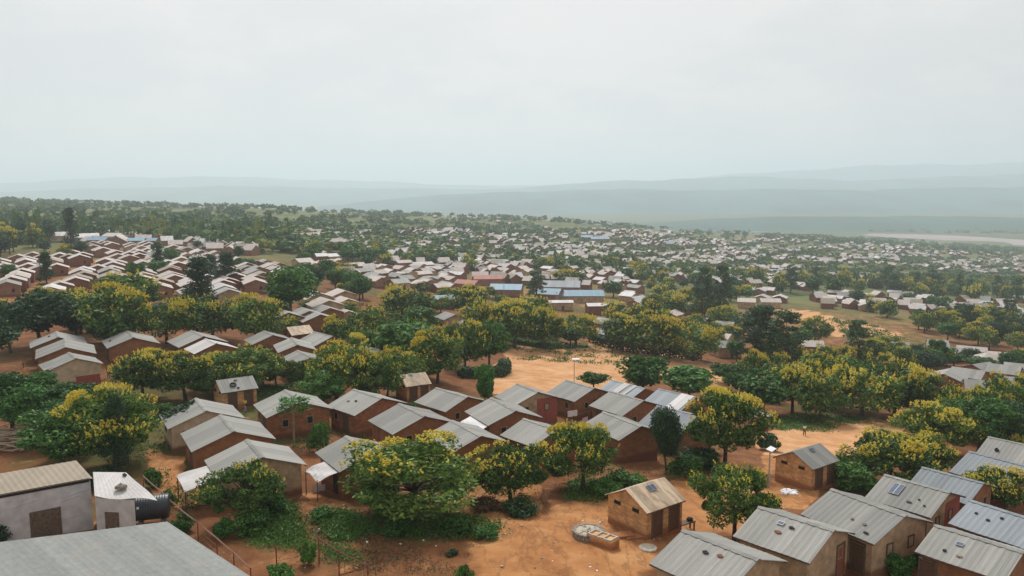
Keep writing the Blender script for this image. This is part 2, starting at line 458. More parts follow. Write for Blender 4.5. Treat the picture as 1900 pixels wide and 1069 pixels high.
    nt.links.new(col, b.inputs['Base Color']); b.inputs['Roughness'].default_value = .95; b.inputs['Specular IOR Level'].default_value = .15
    hh = math_n(nt, 'ADD', math_n(nt, 'MULTIPLY', n_mid, 1.2), math_n(nt, 'MULTIPLY', n_fine, .35)); bump(nt, b, hh, .55, .25)
    me.materials.append(m)
    o = link('ground', me); tag(o, 'red earth ground of the hillside settlement falling to a river valley', None, None, 'structure')
make_ground()

def make_river():
    z = CZ - 127.6
    near = [(1600, 436.5), (1650, 440.5), (1700, 443), (1750, 446), (1820, 450.5), (1900, 456), (2100, 468), (2500, 485)]
    far = [(1615, 433.5), (1650, 434), (1700, 435), (1750, 436.5), (1820, 440), (1900, 445), (2100, 450), (2500, 458)]
    a = [onz(*p, z) for p in near]; b = [onz(*p, z) for p in far]
    mb = MB()
    for i in range(len(a) - 1): mb.add([a[i], a[i + 1], b[i + 1], b[i]], [(0, 1, 2, 3)])
    near2 = [(1355, 430.5), (1400, 431), (1425, 430)]; far2 = [(1360, 427.5), (1400, 427.5), (1425, 428)]
    a = [onz(*p, z) for p in near2]; b = [onz(*p, z) for p in far2]
    for i in range(2): mb.add([a[i], a[i + 1], b[i + 1], b[i]], [(0, 1, 2, 3)])
    m, nt, bs = mat('muddy_water')
    c = ramp(nt, noise(nt, geopos(nt), .008, 4), [(.35, (.26, .20, .175)), (.7, (.36, .29, .26))])
    nt.links.new(c, bs.inputs['Base Color']); bs.inputs['Roughness'].default_value = .6
    tag(mb.build('river', m), 'pale muddy river in the valley beyond the settlement', None, None, 'structure')
make_river()

# ------------------------------------------------------------------ far hills
def hill(name, label, Yc, depth, prof, c, seed):
    xs = np.array([p[0] for p in prof], float); ts = np.array([p[1] for p in prof], float)
    nx, ny = 150, 26
    pxs = np.linspace(xs[0], xs[-1], nx)
    V = []
    for j in range(ny):
        t = j / (ny - 1)
        Y = Yc + (t - .5) * 2 * depth
        for i in range(nx):
            X = (pxs[i] - CX) / F * Yc * .99
            top = CZ + (YH - np.interp(pxs[i], xs, ts)) / F * Yc
            base = CZ - 129
            s = math.sin(PI * t) ** 1.3
            w = .09 * math.sin(X / Yc * 31 + 4 * t + seed) + .06 * math.sin(X / Yc * 77 + 9 * t + seed * 2) + .03 * math.sin(X / Yc * 190 + 13 * t)
            V.append((X, Y, base + (top - base) * max(0, s * (1 + w * (1 - s * .6)))))
    idx = np.arange(nx * ny).reshape(ny, nx)
    Q = np.stack([idx[:-1, :-1], idx[:-1, 1:], idx[1:, 1:], idx[1:, :-1]], -1).reshape(-1, 4)
    me = bpy.data.meshes.new(name); me.from_pydata(V, [], Q.tolist())
    me.polygons.foreach_set('use_smooth', [True] * len(Q))
    m, nt, b = mat(name + '_haze_tinted_cover')  # hill colours have some of the haze's blue mixed in
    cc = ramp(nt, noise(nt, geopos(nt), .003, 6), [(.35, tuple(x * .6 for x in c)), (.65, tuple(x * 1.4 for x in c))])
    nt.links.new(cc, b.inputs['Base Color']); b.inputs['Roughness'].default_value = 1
    me.materials.append(m)
    tag(link(name, me), label, None, None, 'structure')
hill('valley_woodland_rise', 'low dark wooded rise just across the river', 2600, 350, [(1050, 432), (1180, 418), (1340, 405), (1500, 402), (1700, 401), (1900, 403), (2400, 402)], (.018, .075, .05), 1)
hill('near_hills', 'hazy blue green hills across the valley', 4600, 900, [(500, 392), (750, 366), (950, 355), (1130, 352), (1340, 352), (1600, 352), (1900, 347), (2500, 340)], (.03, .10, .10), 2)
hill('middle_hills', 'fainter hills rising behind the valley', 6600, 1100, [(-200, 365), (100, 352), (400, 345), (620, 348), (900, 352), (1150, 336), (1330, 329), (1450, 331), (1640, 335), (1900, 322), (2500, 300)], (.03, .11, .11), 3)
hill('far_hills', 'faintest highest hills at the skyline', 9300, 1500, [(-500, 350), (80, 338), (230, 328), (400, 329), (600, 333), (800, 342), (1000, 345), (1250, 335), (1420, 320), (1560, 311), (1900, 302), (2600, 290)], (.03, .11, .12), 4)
#@@PART2
# ------------------------------------------------------------------ houses
FOOT = []          # footprints (x, y, r) to keep trees out

def z0(x, y): return lambda X, Y: (x + X / 3.958, y + Y / 3.958)
r1 = z0(0, 600); r2 = z0(0, 800); r3 = z0(440, 600); r4 = z0(440, 800); r5 = z0(880, 600); r6 = z0(880, 800); r7 = z0(1420, 800)
r8 = lambda X, Y: (1340 + X / 3.393, 540 + Y / 3.393)
r9 = lambda X, Y: (600 + X / 6.287, 460 + Y / 6.287)

def fit(A, B, C, he, gable_left=False, Lr=(4.6, 7.2), Wr=(5.4, 9.0)):
    pb = hit(*B, he); pa = onz(*A, pb.z); pc = onz(*C, pb.z)
    e1 = (pb - pa).xy; e2 = (pc - pb).xy
    l1, l2 = e1.length, e2.length
    e1.normalize(); e2.normalize()
    if gable_left:      # AB is the gable, BC the eave (ridge) direction
        x = (e2 + Vector((e1.y, -e1.x)) * -1.0).normalized() if (Vector((-e1.y, e1.x))).dot(e2) > 0 else e2
        L, W = l2, l1
    else:
        q = Vector((e2.y, -e2.x))          # e2 rotated -90
        x = (e1 + q).normalized() if q.dot(e1) > 0 else e1
        L, W = l1, l2
    L = min(max(L, Lr[0]), Lr[1]); W = min(max(W, Wr[0]), Wr[1])
    ang = math.atan2(x.y, x.x); y = Vector((-x.y, x.x))
    if gable_left: c = pb.xy + x * L / 2 + y * W / 2
    else: c = pb.xy - x * L / 2 + y * W / 2
    return c, ang, L, W, pb.z - he

def prism(L, W, he, rise, low=1.3):
    vs = []
    for x in (-L / 2, L / 2):
        vs += [(x, -W / 2, -low), (x, W / 2, -low), (x, W / 2, he), (x, 0, he + rise), (x, -W / 2, he)]
    fs = [(4, 3, 2, 1, 0), (5, 6, 7, 8, 9), (0, 1, 6, 5), (1, 2, 7, 6), (2, 3, 8, 7), (3, 4, 9, 8), (4, 0, 5, 9)]
    return vs, fs

def wall_point(kind, t, z, L, W, off):
    """a point and heading on a wall: g gable at +x, b gable at -x, s side at -y, n side at +y"""
    if kind == 'g': return (L / 2 + off, t * W, z), PI / 2
    if kind == 'b': return (-L / 2 - off, t * W, z), PI / 2
    if kind == 's': return (t * L, -W / 2 - off, z), 0
    return (t * L, W / 2 + off, z), 0

def opening(parent, what, kind, t, L, W, wall_h=2.0, doormat='door_brown', zc=None):
    if what == 'd':
        p, rz = wall_point(kind, t, .92, L, W, .0)
        mb = MB(); mb.box(p, (.86, .07, 1.84), 0, rz); d = mb.build('door', M[doormat], parent)
        fr = MB()
        for dx in (-.49, .49):
            q = Matrix.Rotation(rz, 3, 'Z') @ Vector((dx, 0, 0)); fr.box((p[0] + q.x, p[1] + q.y, .94), (.11, .12, 1.92), 0, rz)
        fr.box((p[0], p[1], 1.90 + .06), (1.09, .121, .11), 0, rz); fr.build('frame', M['wood'], d)
    elif what == 'o':
        p, rz = wall_point(kind, t, .95, L, W, .0)
        mb = MB(); mb.box(p, (.95, .06, 1.9), 0, rz); mb.build('doorway', M['dark'], parent)
    elif what == 'v':
        p, rz = wall_point(kind, t, zc or 1.75, L, W, .0)
        mb = MB(); mb.box(p, (.62, .06, .26), 0, rz); mb.build('vent', M['dark'], parent)
    else:
        zc = zc or 1.45
        p, rz = wall_point(kind, t, zc, L, W, .0)
        mb = MB()
        for dx, dz, w, h in ((-.30, 0, .07, .80), (.30, 0, .07, .80), (0, .365, .53, .07), (0, -.365, .53, .07)):
            q = Matrix.Rotation(rz, 3, 'Z') @ Vector((dx, 0, 0)); mb.box((p[0] + q.x, p[1] + q.y, zc + dz), (w, .12, h), 0, rz)
        wn = mb.build('window', M['frame' if what == 'w' else 'door_brown'], parent)
        pn = MB(); pn.box(p, (.55, .05, .67), 0, rz); pn.build('inside_dark_or_shutter', M['dark' if what == 'w' else 'wood_pale'], wn)  # dark panel stands for the unlit inside; pale wood is a shutter

def gable_roof(L, W, he, rise, m, parent, name='roof', corr=True, th=.035, stretch=0.0):
    """two corrugated slopes; the ridge runs along x"""
    nu = int(L / .19) if corr else 1
    amp = .010 if corr else 0
    mb = MB()
    zr = he + rise + .06; ze = he + .04
    for s in (-1, 1):
        a = (-L / 2, 0, zr) ; v = (0, s * W / 2, ze - zr)
        mb.sheet(a, (L, 0, 0), v, nu, amp, th, 0, 2 if corr else 1, .02 if corr else 0)
    return mb.build(name, m, parent)

def ridge_cap(L, he, rise, m, parent):
    mb = MB(); n = max(4, int(L / .32)); zr = he + rise + .105
    vs = []; fs = []
    for i in range(n + 1):
        x = -L / 2 - .02 + (L + .04) * i / n; w = .20 + (.035 if i % 2 else -.02)
        vs += [(x, -w, zr - .075), (x, 0, zr), (x, w, zr - .075), (x, w, zr - .10), (x, -w, zr - .10)]
    for i in range(n):
        a = i * 5; b = a + 5
        fs += [(a, b, b + 1, a + 1), (a + 1, b + 1, b + 2, a + 2), (a + 2, b + 2, b + 3, a + 3), (a + 3, b + 3, b + 4, a + 4), (a + 4, b + 4, b, a)]
    fs += [(0, 1, 2, 3, 4), tuple(n * 5 + k for k in (4, 3, 2, 1, 0))]
    mb.add(vs, fs); mb.build('ridge_cap', m, parent)

def house(label, A, B, C, roof='roof', wall='mud', feats=(), he=2.25, rise=.35, group=None, gl=False, name='house', cat='house', paint=None, over=.34, Lr=(4.6, 7.2), Wr=(5.4, 9.), cap=True):
    c, ang, L, W, zb = fit(A, B, C, he, gl, Lr, Wr)
    FOOT.append((c.x, c.y, max(L, W) * .5))
    e = empty(name, (c.x, c.y, zb), ang, label, cat, group)
    l, w = L - 2 * over, W - 2 * over
    rs = rise * W / 2
    hw = he + rs * (over / (W / 2)) - .03
    mb = MB(); vs, fs = prism(l, w, hw, rs * (w / W) - .02); mb.add(vs, fs); mb.build('wall', M[wall], e)
    gable_roof(L, W, he, rs, M[roof], e)
    if cap: ridge_cap(L, he, rs, M[roof], e)
    for y in (-W / 2 + .06, W / 2 - .06): pl = MB(); pl.box((0, y, he - .045), (L - .08, .06, .07)); pl.build('eave_batten', M['wood'], e)
    if paint:
        k, a, b, h, mt = paint
        p, rz = wall_point(k, (a + b) / 2, h / 2 - .2, l, w, 0)
        ln = (b - a) * (w if k in 'gb' else l)
        mb = MB(); mb.box((p[0], p[1], h / 2 - .25), (ln, .03, h + .5), 0, rz); mb.build('painted_wall', M[mt], e)
    for f in feats:
        k, t, what = f[:3]
        opening(e, what, k, t, l, w, doormat=f[3] if len(f) > 3 and isinstance(f[3], str) else 'door_brown')
    e['_dims'] = (L, W, he, rs)
    return e

def on_roof(e, sx, y, dz=.0):
    """world matrix of a spot on a roof: sx along the ridge (-.5..+.5), y across (-1..1)"""
    L, W, he, rs = e['_dims']
    z = he + rs * (1 - abs(y)) + .10 + dz
    tilt = -math.atan2(rs, W / 2) * (1 if y > 0 else -1)
    Mx = Matrix.Translation(e.location) @ Matrix.Rotation(e.rotation_euler.z, 4, 'Z') @ Matrix.Translation((sx * L, y * W / 2, z)) @ Matrix.Rotation(tilt, 4, 'X')
    return Mx

G_ = 'tin roofed mud houses of the settlement'
S = [('s', .1, 'd'), ('s', -.28, 'w')]
GW = [('g', -.22, 'w'), ('g', .24, 'w')]
H = {}
def hs(k, label, A, B, C, **kw):
    kw.setdefault('group', G_)
    H[k] = house(label, A, B, C, **kw)

hs('a1', 'grey-roofed mud house, hindmost of the three close-set houses by the dark grove', r1(207, 140), r1(220, 186), r1(640, 150), feats=S)
hs('a2', 'grey-roofed brown house, middle one of the three close-set houses by the dark grove', r1(230, 200), r1(258, 268), r1(710, 232), feats=S)
hs('a3', 'house with tan gable, red lower wall and a displaced roof sheet, by the dark grove', r1(270, 305), r1(360, 347), r1(768, 306), wall='mud_pale', feats=S, paint=('g', -.02, .49, 1.0, 'redpaint'))
hs('a4', 'brown house with grey roof behind the yellow blossoms, alone beside the dark grove', r1(745, 132), r1(785, 188), r1(1178, 150), feats=S)
hs('a5', 'brown house with blue fascia strip under its grey roof', r1(1245, 132), r1(1312, 182), r1(1670, 135), feats=S)
hs('a6', 'pale-roofed house half covered by yellow blossoms, below the blue-trimmed house', r1(1370, 190), r1(1425, 228), r1(1745, 182), roof='roof_white')
hs('a7', 'long grey-roofed brown house at the back of the row beside the small tan outhouse', r3(30, 130), r3(110, 160), r3(430, 132), feats=GW[:1])
hs('a8', 'grey-roofed brown house overlapped by the house behind, second of its row', r3(220, 165), r3(300, 221), r3(590, 206), feats=GW[:1])
hs('a9', 'grey-roofed house with pale side wall against the big yellow tree', r3(310, 265), r3(400, 322), r3(680, 285), wall='mud_tan', feats=S)
hs('a11', 'brown house with grey roof standing right behind the tree with a yellow top', r3(470, 130), r3(570, 172), r3(810, 125), feats=GW[1:])
hs('a12', 'pale-roofed house mostly hidden behind the green trees above the field track', r3(915, 112), r3(960, 142), r3(1090, 100), Wr=(4, 9))
hs('a13', 'low grey roof showing between the yellow-topped tree and the green trees', r3(920, 220), r3(965, 252), r3(1090, 225), Wr=(4, 9))
hs('b1', 'house with pale plastered gable and fallen leaves on its grey roof', r1(1150, 680), r1(1232, 782), r1(1805, 705), wall='mud_pale', feats=[('s', -.2, 'w'), ('g', -.3, 'w')], paint=('g', .02, .49, 2.3, 'redpaint'))
hs('b2', 'brown house with clean ribbed grey roof between the leaf-strewn roof and the white lean-to', (324.7, 807), r1(1405, 950), (514.5, 818.5), feats=S)
hs('b3', 'tan house with ridge-capped grey roof and a pale lean-to, behind the small flowering tree', (368, 858), (403, 893), (573, 868), wall='mud_tan', feats=S, Lr=(5.2, 7.2))
hs('b4', 'large red-brown brick house with grey roof behind the papaya tree', r3(90, 605), r3(215, 702), r3(715, 640), wall='brick_brown', feats=S + [('g', -.24, 'w'), ('g', .17, 'w')])
hs('b5', 'brown house with dark marks across its grey roof, next to the big brick house', r3(700, 600), r3(862, 684), r3(1220, 580), wall='brick_brown', feats=S + GW[1:])
hs('b6', 'brown house with a dotted dark line on its grey roof, behind the largest flowering tree', r3(945, 720), r3(1140, 822), r3(1620, 738), feats=[('s', -.3, 'd', 'door_red'), ('g', -.25, 'w')])
hs('b7', 'brown house with plain grey roof beside the narrow bright green tree', r3(1355, 570), r3(1530, 656), r3(1800, 565), feats=S + GW[:1])
hs('b8', 'brown house with white awning on its side and white-framed window', r3(1635, 655), r5(100, 756), r5(525, 706), feats=[('s', .2, 'd'), ('g', -.22, 'w')])
hs('b9', 'house with a red painted half gable facing the washing line', r5(155, 545), r5(300, 607), r5(640, 550), wall='mud_tan', feats=[('g', -.25, 'w'), ('g', .24, 's')], paint=('g', .0, .5, 2.5, 'redpaint'))
hs('b10', 'brown house with pale-framed window at the edge of the open field', r5(545, 510), r5(735, 580), r5(1005, 510), feats=[('g', -.18, 'w'), ('g', .1, 'o'), ('s', .2, 'w')])
hs('b11', 'brown house with pale porch post, in the middle of the close-set grey roofs', r5(850, 605), r5(1085, 686), r5(1385, 608), feats=[('s', -.3, 'd'), ('g', -.18, 'w')])
hs('b12', 'brown house with bare gable next to the slender dark tree', r5(835, 742), r5(1062, 866), r5(1345, 785))
hs('b13', 'grey-roofed house behind the round flowering tree, beside the red washing', r5(235, 820), r5(430, 915), r5(730, 805), feats=S)
hs('b14', 'grey-roofed house just above the crown of the largest flowering tree', r3(1400, 820), r3(1590, 950), r3(1880, 890), feats=S)
hs('b15', 'house with dirty white tarpaulin porch, half hidden by the largest flowering tree', r4(555, 165), r4(750, 306), r4(1180, 225), wall='mud', feats=[('s', .2, 'o'), ('s', -.3, 'w')])
hs('b16', 'grey roof with two white sheets showing at the edge of the field', r5(930, 487), r5(1150, 560), r5(1330, 505), roof='roof_blue')
hs('b17', 'bluish grey roof with one broad white sheet beside the flowering tree', r5(1290, 577), r5(1500, 660), r5(1640, 560), roof='roof_blue')
hs('b18', 'grey-roofed house behind the slender dark tree, end of the close-set row', r5(1230, 730), r5(1510, 818), r5(1720, 700), roof='roof_blue')
hs('c1', 'tan house with small panel and scraps on its grey roof, before the brick outhouse', (1362, 997), (1502, 1047), (1588, 990), wall='mud_tan', feats=[('g', .3, 'w'), ('g', .32, 'd', 'door_red')], he=2.35, Lr=(5, 7.5))
hs('c2', 'tan house with grey roof joined by a red fence to the next, two gable windows', (1499.5, 951.5), (1622, 1012), (1708, 961.6), wall='mud_tan', feats=[('s', .3, 'd'), ('g', -.18, 's'), ('g', .22, 's')], he=2.35)
hs('c3', 'house with blue solar panel on its roof and a red painted gable half', r7(735, 490), r7(1215, 642), r7(1455, 477), wall='mud_tan', feats=[('s', .36, 'd'), ('g', -.2, 's'), ('g', .2, 's')], paint=('g', .04, .5, 2.5, 'redpaint'), he=2.35)
hs('c4', 'bluish grey roof partly behind a flowering tree, next above the solar-panel house', r7(1130, 430), r7(1490, 545), r7(1650, 400), roof='roof_blue', feats=GW)
hs('c5', 'long bluish roof with jagged pale ridge above the flowering trees at the frame edge', r7(1390, 300), r7(1800, 430), r7(2000, 290), roof='roof_blue', Lr=(5, 9))
hs('c6', 'pale grey roof with a dark pot on it, hindmost at the frame edge', r7(1655, 192), r7(1960, 265), r7(2110, 160), roof='roof', Lr=(5, 8))
hs('c7', 'grey roof dotted with small stones and jagged ridge, cut by the frame edge', r7(1505, 728), r7(1930, 880), r7(2180, 710), roof='roof_blue', Lr=(5, 9))
hs('c8', 'brown house with small blue-white panel on its grey roof, bottom corner of the picture', r7(1110, 912), r7(1760, 1115), r7(2060, 930), feats=[('s', -.42, 'd')], Lr=(5, 9), he=2.35)
hs('c9', 'brown house with red and dark scraps on its grey roof, cut by the bottom edge', (1199, 1049), (1345, 1110), (1470, 1046), wall='mud_tan', Lr=(5, 8), he=2.35)

GL = 'small brick outhouses with two doors'
LT = [('b', -.22, 'v'), ('b', .25, 'v'), ('s', -.22, 'd'), ('s', .26, 'd', 'door_brown')]
def lat(k, label, A, B, C, roof, feats=LT, wall='brick', he=1.95):
    H[k] = house(label, A, B, C, roof=roof, wall=wall, gl=True, he=he, rise=.5, name='outhouse', cat='outhouse', group=GL, feats=feats, Lr=(2.6, 4.4), Wr=(2.6, 4.2), over=.2, cap=False)
lat('t1', 'orange brick outhouse with tan rusty roof beside the round stone cistern', r6(945, 470), r6(1270, 610), r6(1562, 512), 'roof_rust')
lat('t2', 'orange brick outhouse with clean grey roof and two dark vents, by the sandy slope', r7(58, 190), r7(350, 287), r7(542, 217), 'roof')
lat('t3', 'brick outhouse with a tyre and stones on its pale roof', r1(1535, 440), r1(1625, 517), r1(1897, 476), 'roof')
lat('t4', 'outhouse with pale cream roof and two brown doors beside the red earth lane', r3(1130, 410), r3(1240, 470), r3(1432, 446), 'roof_rust')
lat('t5', 'small outhouse with rusty cream roof behind the row of grey roofs', r3(340, 60), r3(400, 92), r3(562, 70), 'roof_rust', wall='brick_brown')

# roof clutter: stones, tyres, scraps and little panels lie on the roofs
def lump(name, label, cat, Mx, s, m, group):
    bm = bmesh.new(); bmesh.ops.create_icosphere(bm, subdivisions=2, radius=1)
    for v in bm.verts:
        k = 1 + .22 * math.sin(v.co.x * 5 + Mx.translation.x) * math.cos(v.co.y * 4 + v.co.z * 3)
        v.co = Vector((v.co.x * s[0] * k, v.co.y * s[1] * k, max(v.co.z, -.55) * s[2] * k))
    me = bpy.data.meshes.new(name); bm.to_mesh(me); bm.free(); me.materials.append(M[m])
    o = link(name, me); o.matrix_world = Mx
    return tag(o, label, cat, group)
def on(k, sx, y, name, label, s, m, cat='stone', group='loose weights lying on the roofs'):
    return lump(name, label, cat, on_roof(H[k], sx, y), s, m, group)
def panel(k, sx, y, label, w, h):
    Mx = on_roof(H[k], sx, y, .03)
    e = empty('solar_panel', Mx.translation, 0, label, 'solar panel', 'solar panels on the roofs'); e.matrix_world = Mx
    mb = MB(); mb.box((0, 0, 0), (w, h, .035)); mb.build('frame', M['metal_grey'], e)
    mb = MB(); n = max(1, round(w / .35))
    for i in range(n): mb.box((-w / 2 + (i + .5) * w / n, 0, .02), (w / n - .05, h - .07, .012))
    mb.build('cell', M['solar'], e)
def ring(k, sx, y, label):
    Mx = on_roof(H[k], sx, y, .05)
    mb = MB(); n = 18
    pts = [(.30 * math.cos(2 * PI * i / n), .30 * math.sin(2 * PI * i / n), 0) for i in range(n + 1)]
    mb.tube(pts, [.085] * (n + 1), 8); o = mb.build('tyre', M['stone_dark'], None, True); o.matrix_world = Mx
    tag(o, label, 'tyre', 'loose weights lying on the roofs')
panel('t1', .02, -.25, 'small grey solar panel on the tan rusty outhouse roof', .7, .55)
panel('c3', -.18, -.42, 'long blue solar panel near the ridge of the roof with red gable below', .75, 1.25)
panel('c1', -.1, -.28, 'small pale blue panel near the ridge, on the tan house before the tan-roofed outhouse', .42, .32)
panel('c8', -.12, -.38, 'small blue-white panel on the roof at the bottom corner', .42, .32)
panel('t2', .05, -.2, 'small dark panel near the ridge of the clean grey outhouse roof', .5, .4)
panel('t4', -.1, -.1, 'small grey box panel on the cream outhouse roof', .45, .4)
ring('t3', -.12, -.55, 'dark tyre lying on the pale outhouse roof')
for k, sx, y, lab, s, m in [
    ('c1', .05, -.30, 'dark scrap lying by the ridge on the roof before the tan-roofed outhouse', (.2, .12, .08), 'stone_dark'),
    ('c1', -.06, -.52, 'orange rag on the roof before the tan-roofed outhouse', (.25, .13, .06), 'door_red'),
    ('c2', .22, -.62, 'grey stone at mid slope of the roof joined by the red fence', (.14, .12, .08), 'stone'),
    ('c2', .32, -.82, 'dark flat scrap near the eave of the roof joined by the red fence', (.2, .1, .06), 'stone_dark'),
    ('c2', .05, -.6, 'small pale stone at mid roof beside the solar-panel roof', (.12, .1, .06), 'stone'),
    ('c3', .1, -.72, 'brown clod near the eave of the solar-panel roof', (.2, .1, .07), 'wood'),
    ('c3', .2, -.55, 'dark pebble upslope of the brown clod on the solar-panel roof', (.1, .08, .05), 'stone_dark'),
    ('c3', .32, -.7, 'dark pebble by the gable end of the solar-panel roof', (.1, .08, .05), 'stone_dark'),
    ('c7', -.3, -.4, 'dark stone near the back eave of the stone-dotted roof', (.12, .1, .07), 'stone_dark'),
    ('c7', -.12, -.5, 'dark stone in the middle of the stone-dotted roof', (.14, .1, .07), 'stone_dark'),
    ('c7', .0, -.3, 'dark stone near the ridge of the stone-dotted roof', (.12, .1, .07), 'stone_dark'),
    ('c8', -.22, -.7, 'dark stone left of the brown rag on the corner roof', (.12, .1, .07), 'stone_dark'),
    ('c8', -.05, -.72, 'brown rag on the corner roof below the small panel', (.2, .1, .05), 'wood_pale'),
    ('c9', -.05, -.3, 'dark scrap on the roof cut by the bottom edge', (.22, .12, .08), 'stone_dark'),
    ('c9', .12, -.25, 'red scrap on the roof cut by the bottom edge', (.2, .13, .06), 'door_red'),
    ('c6', -.2, -.62, 'black pot standing on the hindmost roof at the frame edge', (.22, .2, .26), 'stone_dark'),
    ('t3', .0, -.2, 'grey stone near the ridge of the outhouse roof with the tyre', (.22, .16, .1), 'stone'),
    ('t3', -.02, -.8, 'dark stone near the eave of the outhouse roof with the tyre', (.18, .1, .07), 'stone_dark'),
    ('b5', .02, -.45, 'dark stone on the marked grey roof next to the brick house', (.2, .12, .08), 'stone_dark'),
    ('b5', -.15, -.55, 'grey stone further back on the marked grey roof next to the brick house', (.2, .12, .08), 'stone'),
    ('a1', -.1, -.3, 'dark stone on the hindmost of the three close-set roofs', (.3, .16, .1), 'stone_dark'),
    ('a4', -.1, -.75, 'dark stone near the eave of the lone roof beside the dark grove', (.3, .16, .1), 'stone_dark')]:
    on(k, sx, y, 'stone' if 'stone' in lab or 'pebble' in lab or 'clod' in lab else 'pot' if 'pot' in lab else 'scrap', lab, s, m, 'stone' if 'stone' in lab or 'pebble' in lab or 'clod' in lab else 'pot' if 'pot' in lab else 'scrap')

# white translucent sheets laid into bluish roofs (parts of those houses)
def roof_strip(k, x0, x1, side=-1, m='roof_white'):
    L, W, he, rs = H[k]['_dims']
    mb = MB(); zr = he + rs + .13
    mb.sheet((x0 * L, 0 if side else 0, zr), ((x1 - x0) * L, 0, 0), (0, side * W / 2 * 1.02, -rs), 6, .012, .02)
    mb.build('roof_sheet', M[m], H[k])
roof_strip('b16', -.12, .06); roof_strip('b16', .16, .26); roof_strip('b17', .12, .45)

# the displaced sheet on the tan-gabled house, the blue fascia
L, W, he, rs = H['a3']['_dims']
mb = MB(); mb.sheet((-.5 * L, -W / 2 - .5, he - .02), (L * .9, 0, 0), (0, 1.5, .42), 20, .014, .03); mb.build('roof_sheet', M['roof'], H['a3'])
L, W, he, rs = H['a5']['_dims']
mb = MB(); mb.box((0, -W / 2 + .2, he - .16), (L * .9, .05, .16)); mb.build('fascia', M['roof_skyblue'], H['a5'])

# lean-tos and awnings: child parts of their house
def leanto(k, label, side_y, depth, x0, x1, drop, m, wob=.05):
    L, W, he, rs = H[k]['_dims']
    mb = MB()
    mb.sheet((x0 * L, -W / 2 + .05, he - .06), ((x1 - x0) * L, 0, 0), (0, -depth, -drop), 14, .012, .03, 0, 5, wob)
    o = mb.build('awning', M[m], H[k])
    for x in (x0 * L + .15, x1 * L - .15):
        p = MB(); p.tube([(x, -W / 2 - depth + .12, -1), (x, -W / 2 - depth + .12, he - .06 - drop)], [.05, .045], 6); p.build('post', M['wood'], o)
leanto('b3', '', -1, 2.3, -.30, .45, .35, 'roof_white', .06)
leanto('b8', '', -1, 1.5, -.25, .46, .75, 'white', .12)
leanto('b15', '', -1, 1.7, -.1, .44, .35, 'roof_white', .12)
leanto('b11', '', -1, .1, -.5, -.45, .05, 'roof', 0)

# leaves lying on the roof of the plastered house
L, W, he, rs = H['b1']['_dims']
n = 420; u = NR.normal(-.34, .12, n); w_ = NR.normal(-.55, .22, n)
ok = (np.abs(u) < .49) & (w_ > -.98) & (w_ < -.05); u = u[ok]; w_ = w_[ok]; n = len(u)
P = np.stack([u * L, w_ * W / 2, he + rs * (1 - np.abs(w_)) + .11], -1)
A_ = NR.normal(0, .12, (n, 1, 3)); B_ = NR.normal(0, .10, (n, 1, 3)); A_[..., 2] *= .4; B_[..., 2] *= .4
Q = P[:, None, :] + np.concatenate([-A_ - B_, A_ - B_, A_ + B_, -A_ + B_], 1)
o = link('fallen_leaves', quads_mesh('fallen_leaves', Q, [M['leaf_d']])); o.matrix_world = Matrix.Translation(H['b1'].location) @ Matrix.Rotation(H['b1'].rotation_euler.z, 4, 'Z')
tag(o, 'dark fallen leaves scattered on a grey roof', 'fallen leaves', None, 'stuff')

# ------------------------------------------------------------------ tarpaulin-walled buildings at the bottom left
def slab_building(label, corners, heights, wall_in, m_roof, m_wall, name, feats, base, post=True):
    """mono-pitch building from four roof corners in world space (ordered: high back, high front... round the roof)"""
    c = sum((Vector(p) for p in corners), Vector()) / 4
    e = empty(name, (c.x, c.y, base), 0, label, 'building')
    P = [Vector(p) - Vector((c.x, c.y, base)) for p in corners]
    mb = MB(); mb.sheet(P[0], P[1] - P[0], P[3] - P[0], 40, .014, .04, 0, 3)
    mb.build('roof', m_roof, e)
    ctr = sum(P, Vector()) / 4
    I = [p + (ctr - p).normalized() * wall_in for p in P]
    mb = MB()
    vs = [(p.x, p.y, -1.5) for p in I] + [(p.x, p.y, p.z - .22) for p in I]
    mb.add(vs, [(0, 1, 5, 4), (1, 2, 6, 5), (2, 3, 7, 6), (3, 0, 4, 7), (4, 5, 6, 7), (3, 2, 1, 0)])
    mb.build('wall', m_wall, e)
    return e, I
#@@PART3
g0 = hit(*r2(680, 345), 3.7); zb = g0.z - 3.7
P2 = g0; P1 = onz(*r2(560, 215), g0.z + .5); lv = (onz(*r2(0, 470), g0.z) - P2) * 1.35
FOOT.append((P2.x - 6, P2.y, 7))
e, I = slab_building('long grey-white tarpaulin-walled building with tan tin roof and plank door', [P1 + lv, P1, P2, P2 + lv], None, .15, M['roof_tan'], M['tarp'], 'tarpaulin_building', None, zb)
def on_wall(e, a, b, t, w, h, zc, mt, name, parent, th=.06, off=.03):
    d = (b - a); d.z = 0; L = d.length; d.normalize(); n = Vector((d.y, -d.x, 0))
    p = a + d * (t * L) + n * off
    mb = MB(); mb.box((p.x, p.y, zc), (w, th, h), 0, math.atan2(d.y, d.x)); return mb.build(name, mt, parent)
on_wall(e, I[3], I[2], .60, 1.85, 2.2, 1.0, M['wood'], 'door', e)
on_wall(e, I[3], I[2], .5, (I[2] - I[3]).length * .98, .26, I[2].z - .11, M['dark'], 'eave_gap_shade', e, .05, .025)  # dark strip painted in for the shade of the open eave
